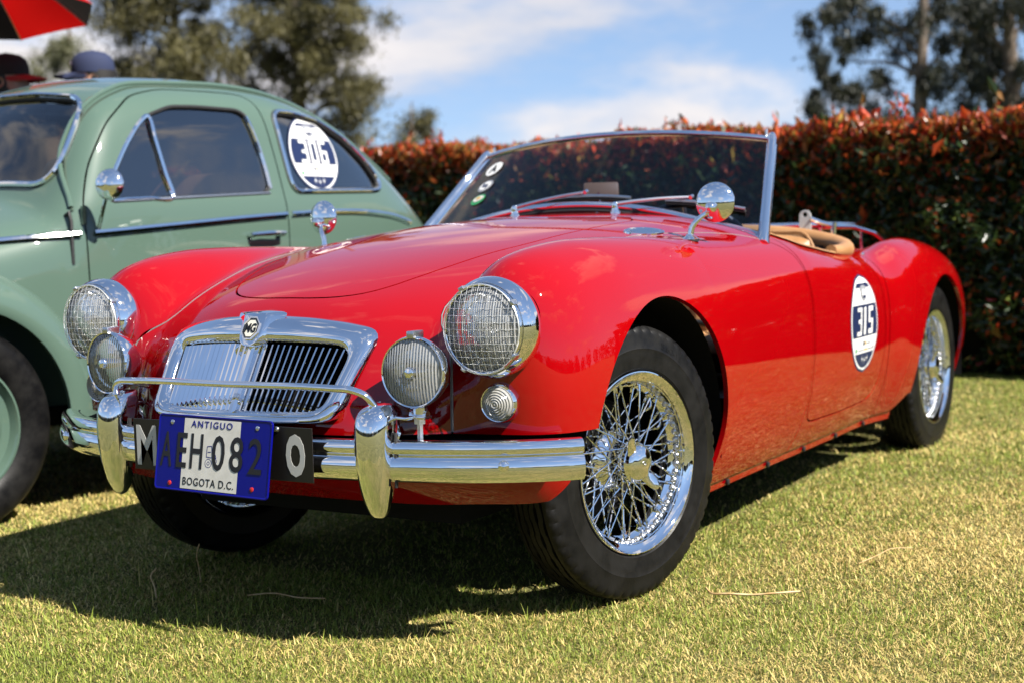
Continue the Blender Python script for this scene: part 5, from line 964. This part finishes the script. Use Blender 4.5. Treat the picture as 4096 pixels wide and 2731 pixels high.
MB().grid(np.array(G), closev=True, cap1=True).build('windscreen', SGF, green_car); p, n_ = gfront(FW2); MB().tube(p+n_*.006, .0105, 8, closed=True).build('windscreen_trim', CHROME, green_car); MB().tube(p-n_*.004, .012, 8, closed=True).build('windscreen_rubber', SEAL, green_car)
chrome_loop('quarter_window_trim', QWIN, .0085, gside); chrome_loop('quarter_window_rubber', QWIN*1.0, .013, gside, -.004, SEAL)
chrome_loop('side_window_rubber', DWIN, .0075, gside, -.006, SEAL)
vent = spath([(.70, 1.006), (.655, 1.005), (.665, 1.06), (.72, 1.15), (.78, 1.225), (.83, 1.275), (.868, 1.300), (.878, 1.22), (.893, 1.10), (.905, 1.016), (.80, 1.010)], 60, True); chrome_loop('quarterlight_frame', vent, .0095, gside, -.004)
rear_e = spath([(1.372, 1.05), (1.368, 1.12), (1.348, 1.24), (1.325, 1.32)], 14); chrome_loop('window_channel', rear_e, .008, gside, -.004, closed=False)
sill_ = spath([(.66, 1.0), (1.36, 1.033)], 12); chrome_loop('window_sill_strip', sill_, .005, gside, .0, closed=False, mat=STEEL)
belt_ = spath([(.575, .896), (.9, .919), (1.2, .94), (1.425, .953)], 20); chrome_loop('belt_trim', belt_, .0125, gside, .002, closed=False)
belt_ = spath([(1.45, .955), (1.7, .965), (1.95, .962), (2.15, .945), (2.28, .92)], 20); chrome_loop('belt_trim', belt_, .0115, gside, .002, closed=False)
belt_ = spath([(-.25, .835), (0, .853), (.3, .876), (.53, .893)], 20); chrome_loop('belt_trim', belt_, .0125, gside, .002, closed=False)
gut = spath([(.520, .98), (.540, 1.08), (.590, 1.20), (.68, 1.325), (.84, 1.405), (1.1, 1.433), (1.4, 1.436), (1.65, 1.405), (1.9, 1.32), (2.1, 1.215), (2.26, 1.10)], 60); chrome_loop('roof_gutter', gut, .009, gside, .004, GREEN, closed=False); chrome_loop('gutter_seal', gut-[0, .012], .005, gside, .000, DGREEN, closed=False)  # dark green moulding strip follows just below the gutter
hd_ = spath([(-.45, .66), (-.2, .80), (.1, .92), (.35, .99), (.46, 1.005)], 30)
# wings and running boards
def wing(yc, zc_, a0, a1, stretch, big):
    t = np.radians(np.linspace(a0, a1, 40)); prof = [(.36, .52), (.50, .525), (.60, .515), (.68, .492), (.735, .455), (.765, .41), (.772, .378), (.766, .362), (.745, .365)]
    for sx in (1, -1):
        G = []
        for x, r in prof:
            if x < .5: x = x
            ry = np.where(np.cos(t) > 0, r+stretch*np.clip(np.cos(t), 0, 1)**2*((r-.36)*1.1), r+big*np.clip(-np.cos(t), 0, 1)**2*(r-.36)); G.append(np.stack([np.full(40, sx*x), yc+ry*np.cos(t), zc_+(r*.98)*np.sin(t)], -1))
        MB().grid(np.array(G)).build('wing', GREEN, green_car, angle=60)
wing(0.0, .325, -8, 196, .25, .9); wing(2.40, .325, -14, 188, .8, .35)
for sx in (1, -1):
    m = MB(); m.box((sx*.675, 1.17, .285), (.095, .73, .018), None, .008); m.build('running_board', SEAL, green_car); MB().tube([(sx*.765, .46, .30), (sx*.765, 1.88, .30)], .008, 8).build('running_board_strip', CHROME, green_car)
    # headlamp, outside the picture, completes the wing
    MB().lathe([(-.16, .088), (-.02, .100), (.012, .102), (.022, .094), (.040, .05), (.046, .001)], (sx*.60, -.475, .635), (0, -1, .22), 32).build('headlamp', CHROME, green_car)
    mg = empty('door_mirror', (sx*.715, .57, .985), 0, green_car); MB().tube([(-sx*.075, .02, -.075), (-sx*.03, .005, -.02), (0, 0, .03)], .0065, 8).build('stalk', CHROME, mg); MB().lathe([(.022, .0005), (.02, .02), (.013, .042), (0, .052), (-.006, .052)], (sx*.03, -.01, .065), (sx*.35, -1, .05), 28).build('mirror_shell', CHROME, mg); MB().lathe([(-.006, .051), (-.0065, .0005)], (sx*.03, -.01, .065), (sx*.35, -1, .05), 28).build('mirror_glass', CHROME, mg)
    hp, hn = gside([(1.30, .878)]); hp = hp[0]*[sx, 1, 1]; hg = empty('door_handle', hp, 0, green_car); MB().tube(spath([(sx*.0, -.07, 0), (sx*.03, -.062, .002), (sx*.034, -.02, .004), (sx*.034, .05, .006), (sx*.03, .085, .006)], 16), np.r_[np.linspace(.009, .012, 8), np.linspace(.012, .008, 8)], 8).build('handle_bar', CHROME, hg); MB().lathe([(0, .014), (.012, .013), (.03, .011), (.033, .001)], (0, .075, .004), (sx, 0, 0), 16).build('push_button', CHROME, hg)
    for hz_ in (.955, .47): hp, hn = gside([(.545, hz_)]); MB().tube([hp[0]*[sx, 1, 1]+[sx*.006, 0, -.03], hp[0]*[sx, 1, 1]+[sx*.008, 0, .03]], .010, 8).build('door_hinge', GREEN, green_car)
    ant = np.array([(.50, .93), (.53, 1.0)]); 
# short black bent rod on the near scuttle
ap, an = gside([(.50, .955)]); ag = empty('scuttle_rod', ap[0], 0, green_car); MB().tube([(0, 0, 0), (.02, 0, .01), (.03, 0, -.02), (.03, .0, -.16)], .006, 8).build('black_rod', SEAL, ag)
# wheels with green discs
def gwheel():
    w = empty('wheel', (0, 0, 0), 0, green_car); X = (1, 0, 0); n = 96
    half = [(.045, .200), (.060, .214), (.068, .240), (.071, .265), (.068, .290), (.060, .308), (.050, .318), (.030, .324), (.010, .325)]; prof = half+[(-x, r) for x, r in half[::-1]]; MB().lathe(prof, (0, 0, 0), X, n).build('tyre', RUBBER, w)
    MB().lathe([(.060, .212), (.062, .205), (.050, .197), (.035, .190), (.030, .165), (.045, .150), (.045, .120), (.030, .10), (.03, .01)], (0, 0, 0), X, 64).build('disc', GREEN, w); MB().lathe([(.035, .125), (.055, .118), (.072, .085), (.080, .04), (.082, .001)], (0, 0, 0), X, 48).build('hub_cap', CHROME, w); MB().lathe([(-.04, .20), (-.05, .01)], (0, 0, 0), X, 48).build('brake_drum', UNDER, w); return w
gw = gwheel()
for k, (x, y, rz) in enumerate(((.648, 0, R(-4)), (-.648, 0, math.pi-R(4)), (.640, 2.40, 0), (-.640, 2.40, math.pi))):
    w = gw if k == 0 else dup(gw); w.location = (x, y, .315); w.rotation_euler = (0, 0, rz)
# floor, wells and cabin
m = MB(); m.box((0, 1.2, .31), (.60, 1.75, .03)); m.box((0, 0, .5), (.46, .42, .2)); m.box((0, 2.45, .5), (.44, .42, .24)); m.build('floor_pan', UNDER, green_car)
CLOTH = principled('seat_cloth', (.26, .13, .075), .8, spec=.2); DARKC = principled('cabin_dark', (.02, .018, .022), .9, spec=.1)
m = MB(); m.box((0, 1.25, .42), (.58, .80, .02)); m.box((0, 2.05, .78), (.50, .02, .32)); m.box((0, .56, .86), (.50, .02, .14)); m.build('cabin_trim', DARKC, green_car)
for cx in (.30, -.30):
    sg = empty('front_seat', (cx, 1.05, .42), 0, green_car); MB().box((0, .16, .40), (.235, .06, .30), Matrix.Rotation(R(-14), 3, 'X'), .05).build('backrest', CLOTH, sg); MB().box((0, -.12, .14), (.235, .26, .08), None, .05).build('cushion', CLOTH, sg)
sg = empty('rear_seat', (0, 1.78, .42), 0, green_car); MB().box((0, .12, .36), (.47, .07, .28), Matrix.Rotation(R(-18), 3, 'X'), .05).build('backrest', CLOTH, sg); MB().box((0, -.15, .12), (.47, .25, .08), None, .05).build('cushion', CLOTH, sg)
sw = empty('steering_wheel', (.30, .80, .985), 0, green_car); axs = Vector((0, .85, .53)).normalized(); M = axs.to_track_quat('Z', 'Y').to_matrix(); IV = principled('ivory_plastic', (.62, .60, .52), .35); MB().tube([tuple(M @ Vector((.20*math.cos(t), .20*math.sin(t), 0))) for t in np.arange(48)*2*math.pi/48], .012, 8, closed=True).build('steering_rim', IV, sw); MB().tube([tuple(M @ Vector((-.2, 0, 0))), tuple(M @ Vector((.2, 0, 0)))], .009, 8).build('steering_spoke', IV, sw); MB().tube([(0, 0, 0), tuple(-axs*.3)], .02, 8).build('steering_column', BLACK, sw)
rm = empty('cabin_mirror', (0, .84, 1.315), 0, green_car); MB().box((0, 0, -.03), (.085, .01, .028), None, .008).build('mirror_glass', WHITE, rm); MB().tube([(0, 0, -.01), (0, .0, .05)], .006, 6).build('mirror_stem', STEEL, rm)
# bumper at the nose (outside the picture)
gb_ = spath([(-.72, -.62, .43), (-.5, -.76, .43), (0, -.80, .43), (.5, -.76, .43), (.72, -.62, .43)], 40); MB().tube(gb_, .04, 10, flat=.35).build('bumper', CHROME, green_car)
# competition roundel on the near quarter window
def qplace(uv, lift):
    p, n_ = gside(np.c_[1.665+uv[:, 0], 1.193+uv[:, 1]]); return p-n_*.010+n_*lift
roundel(green_car, qplace, '306', .148, .150, 0.0, dh=.60)
# the cap-like dark blue caps and people come next
# ------------------------------------------------------------------ people with an umbrella beyond the green car
SKIN = principled('skin', (.42, .22, .15), .5); HAIR = principled('dark_hair', (.012, .010, .009), .6)
def person(name_label, loc, rz, height, shirt, trousers, cap, brim, pose, emblem=None):
    g = tag(empty('person', loc, rz), name_label, 'person'); k = height/1.72
    def skinmesh(nm, verts, edges, radii, mat, sub=2):
        me = bpy.data.meshes.new(nm); me.from_pydata([tuple(np.array(v)*k) for v in verts], edges, []); o = obj(nm, me, mat, g); md = o.modifiers.new('skin', 'SKIN')
        for sv, r_ in zip(me.skin_vertices[0].data, radii): sv.radius = (r_[0]*k, r_[1]*k) if isinstance(r_, tuple) else (r_*k, r_*k)
        me.skin_vertices[0].data[0].use_root = True; s_ = o.modifiers.new('sub', 'SUBSURF'); s_.levels = s_.render_levels = sub; 
        for p_ in me.polygons: p_.use_smooth = True
        return o
    el, wr = pose
    V = [(0, 0, .94), (0, .0, 1.12), (0, .0, 1.30), (0, .0, 1.42), (0, -.01, 1.50), (.17, 0, 1.40), (-.17, 0, 1.40), el[0], el[1], wr[0], wr[1], (.09, 0, .88), (-.09, 0, .88), (.10, -.02, .48), (-.10, -.02, .48), (.10, .02, .08), (-.10, .02, .08), (.11, -.12, .03), (-.11, -.12, .03)]
    E = [(0, 1), (1, 2), (2, 3), (3, 4), (3, 5), (3, 6), (5, 7), (6, 8), (7, 9), (8, 10), (0, 11), (0, 12), (11, 13), (12, 14), (13, 15), (14, 16), (15, 17), (16, 18)]
    rad = [(.15, .11), (.145, .10), (.165, .11), (.12, .08), (.055, .055), (.07, .07), (.07, .07), .048, .048, .035, .035, (.095, .095), (.095, .095), (.065, .065), (.065, .065), (.048, .048), (.048, .048), (.045, .03), (.045, .03)]
    b = skinmesh('body', V, E, rad, shirt)
    skinmesh('trousers', [V[0], V[11], V[12], V[13], V[14], (.10, .02, .12), (-.10, .02, .12)], [(0, 1), (0, 2), (1, 3), (2, 4), (3, 5), (4, 6)], [(.165, .125), .105, .105, .078, .078, .068, .068], trousers)
    # head: one lathe-like shape with brow, nose and chin
    m = MB(); G = []; hz = [1.495, 1.51, 1.53, 1.56, 1.59, 1.62, 1.65, 1.68, 1.705, 1.72, 1.727]; wd = [.030, .046, .058, .067, .073, .076, .077, .072, .058, .036, .008]; fr_ = [.050, .072, .083, .088, .090, .092, .095, .090, .072, .045, .01]; bk_ = [.035, .045, .058, .075, .088, .096, .098, .092, .075, .048, .01]; t = np.arange(24)*2*math.pi/24
    for z, w, f_, bb in zip(hz, wd, fr_, bk_):
        nose = .022*np.exp(-((z-1.585)/.022)**2)*np.exp(-((t-1.5*math.pi)/.22)**2); eye = -.008*np.exp(-((z-1.625)/.014)**2)*(np.exp(-((t-1.5*math.pi-.45)/.2)**2)+np.exp(-((t-1.5*math.pi+.45)/.2)**2)); s_ = np.sin(t); G.append(np.stack([w*np.cos(t), np.where(s_ < 0, f_, bb)*s_-nose-eye, np.full(24, z)], -1)*k)
    hd = m.grid(np.array(G), closev=True, cap0=True, cap1=True).build('head', SKIN, g)
    for sx in (1, -1): MB().lathe([(0, .001), (.006, .018), (.010, .024), (.004, .020), (.002, .001)], (sx*.074*k, .005*k, 1.61*k), (sx, .2, 0), 12).build('ear', SKIN, hd)
    for sx in (1, -1): MB().lathe([(0, .0085), (.004, .007), (.006, .001)], (sx*.033*k, -.085*k, 1.627*k), (sx*.2, -1, 0), 10).build('eye', HAIR, hd)
    MB().tube([np.array((-.022, -.086, 1.545))*k, np.array((0, -.091, 1.546))*k, np.array((.022, -.086, 1.545))*k], .004*k, 6).build('mouth', principled('lips', (.32, .12, .09), .5), hd)
    t = np.arange(24)*2*math.pi/24; Gh = [np.stack([.080*np.cos(t)*s_, .098*np.sin(t)*s_+.012, np.full(24, z)], -1)*k for z, s_ in ((1.54, .80), (1.57, .95), (1.61, 1.0), (1.655, 1.0))]
    for q_ in Gh: q_[:, 1] = np.where(q_[:, 1] < -.03*k, -.03*k, q_[:, 1])
    MB().grid(np.array(Gh), closev=True).build('hair', HAIR, hd)
    Gc = [np.stack([.083*np.cos(t)*s_, .101*np.sin(t)*s_-.002, np.full(24, z)], -1)*k for z, s_ in ((1.645, 1.0), (1.67, 1.02), (1.70, .98), (1.725, .86), (1.742, .62), (1.750, .3), (1.752, .04))]; cp = MB().grid(np.array(Gc), closev=True, cap1=True).build('cap', cap, g)
    u = np.linspace(-1, 1, 13); Gb = []
    for w in np.linspace(0, 1, 6): Gb.append([((.080*uu)*(1-.12*w)*k, (-.100*math.sqrt(max(1-uu*uu*.95, 0))-w*.085*math.sqrt(max(1-uu**4, 0))*1.0)*k, (1.652-.018*w-.016*uu*uu)*k) for uu in u])
    Gb2 = [[(x, y, z-.005) for x, y, z in row] for row in Gb[::-1]]; MB().grid(np.array(Gb+Gb2), closeu=True).build('cap_brim', brim, cp); MB().lathe([(0, .008), (.004, .007), (.006, .001)], (0, 0, 1.751*k), (0, 0, 1), 10).build('cap_button', cap, cp)
    if emblem is not None:
        for dx, r_ in ((-.024, .012), (0, .016), (.024, .013)): MB().add([np.array((dx+r_*math.cos(q_), -.1015+abs(dx)*.25-.003, 1.690+r_*.9*math.sin(q_)))*k for q_ in np.arange(14)*2*math.pi/14], [tuple(range(14))]).build('cap_emblem', emblem, cp)
    # hands with five fingers
    for i, sx in ((0, 1), (1, -1)):
        w_ = np.array(wr[i]); e_ = np.array(el[i]); d = (w_-e_)/np.linalg.norm(w_-e_); s_ = np.cross(d, [0, 1, .1]); s_ /= np.linalg.norm(s_); n_ = np.cross(d, s_); hv = [w_, w_+d*.05, w_+d*.085]; he = [(0, 1), (1, 2)]; hr = [(.030, .024), (.038, .018), (.040, .016)]
        for j, (off, ln) in enumerate(((-.030, .060), (-.010, .072), (.010, .068), (.030, .052))):
            a_ = len(hv); hv += [w_+d*.095+s_*off, w_+d*(.095+ln*.5)+s_*off*1.05-n_*.008, w_+d*(.095+ln)+s_*off*1.05-n_*.030]; he += [(2, a_), (a_, a_+1), (a_+1, a_+2)]; hr += [.0095, .009, .0075]
        a_ = len(hv); hv += [w_+d*.045-s_*.045, w_+d*.08-s_*.055-n_*.02]; he += [(1, a_), (a_, a_+1)]; hr += [.011, .009]; skinmesh('hand', hv, he, hr, SKIN, 1)
    for sx in (1, -1): MB().box((sx*.105*k, -.06*k, .035), (.045*k, .13*k, .035), None, .02).build('shoe', BLACK, g)
    return g
SH1 = principled('black_shirt', (.02, .018, .02), .8); SH2 = principled('navy_shirt', (.02, .03, .07), .8); JEAN = principled('blue_jeans', (.03, .05, .10), .85); CAPB = principled('black_cap', (.012, .010, .010), .85); CAPR = principled('red_brim', (.42, .015, .012), .7); CAPN = principled('navy_cap', (.016, .026, .075), .85); EMB = principled('lilac_emblem', (.62, .50, .62), .6)
person('person in a black cap with red brim holding the umbrella behind the green car', (-3.375, 1.60, .018), R(121), 1.70, SH1, JEAN, CAPB, CAPR, (((.24, -.02, 1.16), (-.25, -.05, 1.18)), ((.20, -.18, 1.36), (-.24, -.14, .98))))
person('person in a navy cap with pale emblem, just above the green car roof', (-3.262, 2.02, .024), R(-50), 1.735, SH2, JEAN, CAPN, CAPN, (((.25, 0, 1.14), (-.25, 0, 1.14)), ((.25, -.10, .90), (-.25, -.10, .90))), EMB)
um = tag(empty('umbrella', (-3.348, 1.408, 1.898)), 'large umbrella with alternating red and black panels at the top left', 'umbrella')
UR = leafmat('u', .7, .0); URD = principled('umbrella_red', (.62, .006, .006), .65, spec=.2); UBK = principled('umbrella_black', (.012, .010, .011), .7)
for mt in (URD, UBK):
    nt = mt.node_tree; b = nt.nodes['Principled BSDF']; tl = nd(nt, 'ShaderNodeBsdfTranslucent'); tl.inputs[0].default_value = b.inputs['Base Color'].default_value; mx = nd(nt, 'ShaderNodeMixShader', inp={0: .45}); nt.links.new(b.outputs[0], mx.inputs[1]); nt.links.new(tl.outputs[0], mx.inputs[2]); nt.links.new(mx.outputs[0], nt.nodes['Material Output'].inputs[0])
tx, ty, ph = -.0288, -.0844, .5012; MU = Matrix.Rotation(ty, 3, 'Y') @ Matrix.Rotation(tx, 3, 'X')
def upt(a, r, drop=1.0): v = MU @ Vector((.55*r*math.cos(a), .55*r*math.sin(a), .26*(1-r**1.7)*drop)); return tuple(v)
for k in range(8):
    a0, a1 = ph+k*math.pi/4, ph+(k+1)*math.pi/4; G = []
    for r in np.linspace(.02, 1, 9): p0, p1 = np.array(upt(a0, r)), np.array(upt(a1, r)); G.append([p0*(1-w)+p1*w+np.array([0, 0, -.022*r*4*w*(1-w)])*(1 if r < .99 else -.2) for w in np.linspace(0, 1, 7)])
    MB().grid(np.array(G)).build('panel', URD if k % 2 else UBK, um); MB().tube([np.array(upt(a0, r))-[0, 0, .004] for r in np.linspace(.03, 1, 10)], .0025, 5).build('rib', STEEL, um)
MB().tube([(0, 0, .30), (0, 0, -.50)], .008, 8).build('shaft', STEEL, um); MB().tube([(0, 0, -.50), (0, 0, -.62)], .016, 10).build('handle', BLACK, um); MB().lathe([(.26, .02), (.30, .006), (.33, .001)], (0, 0, 0), (0, 0, 1), 12).build('ferrule', BLACK, um)
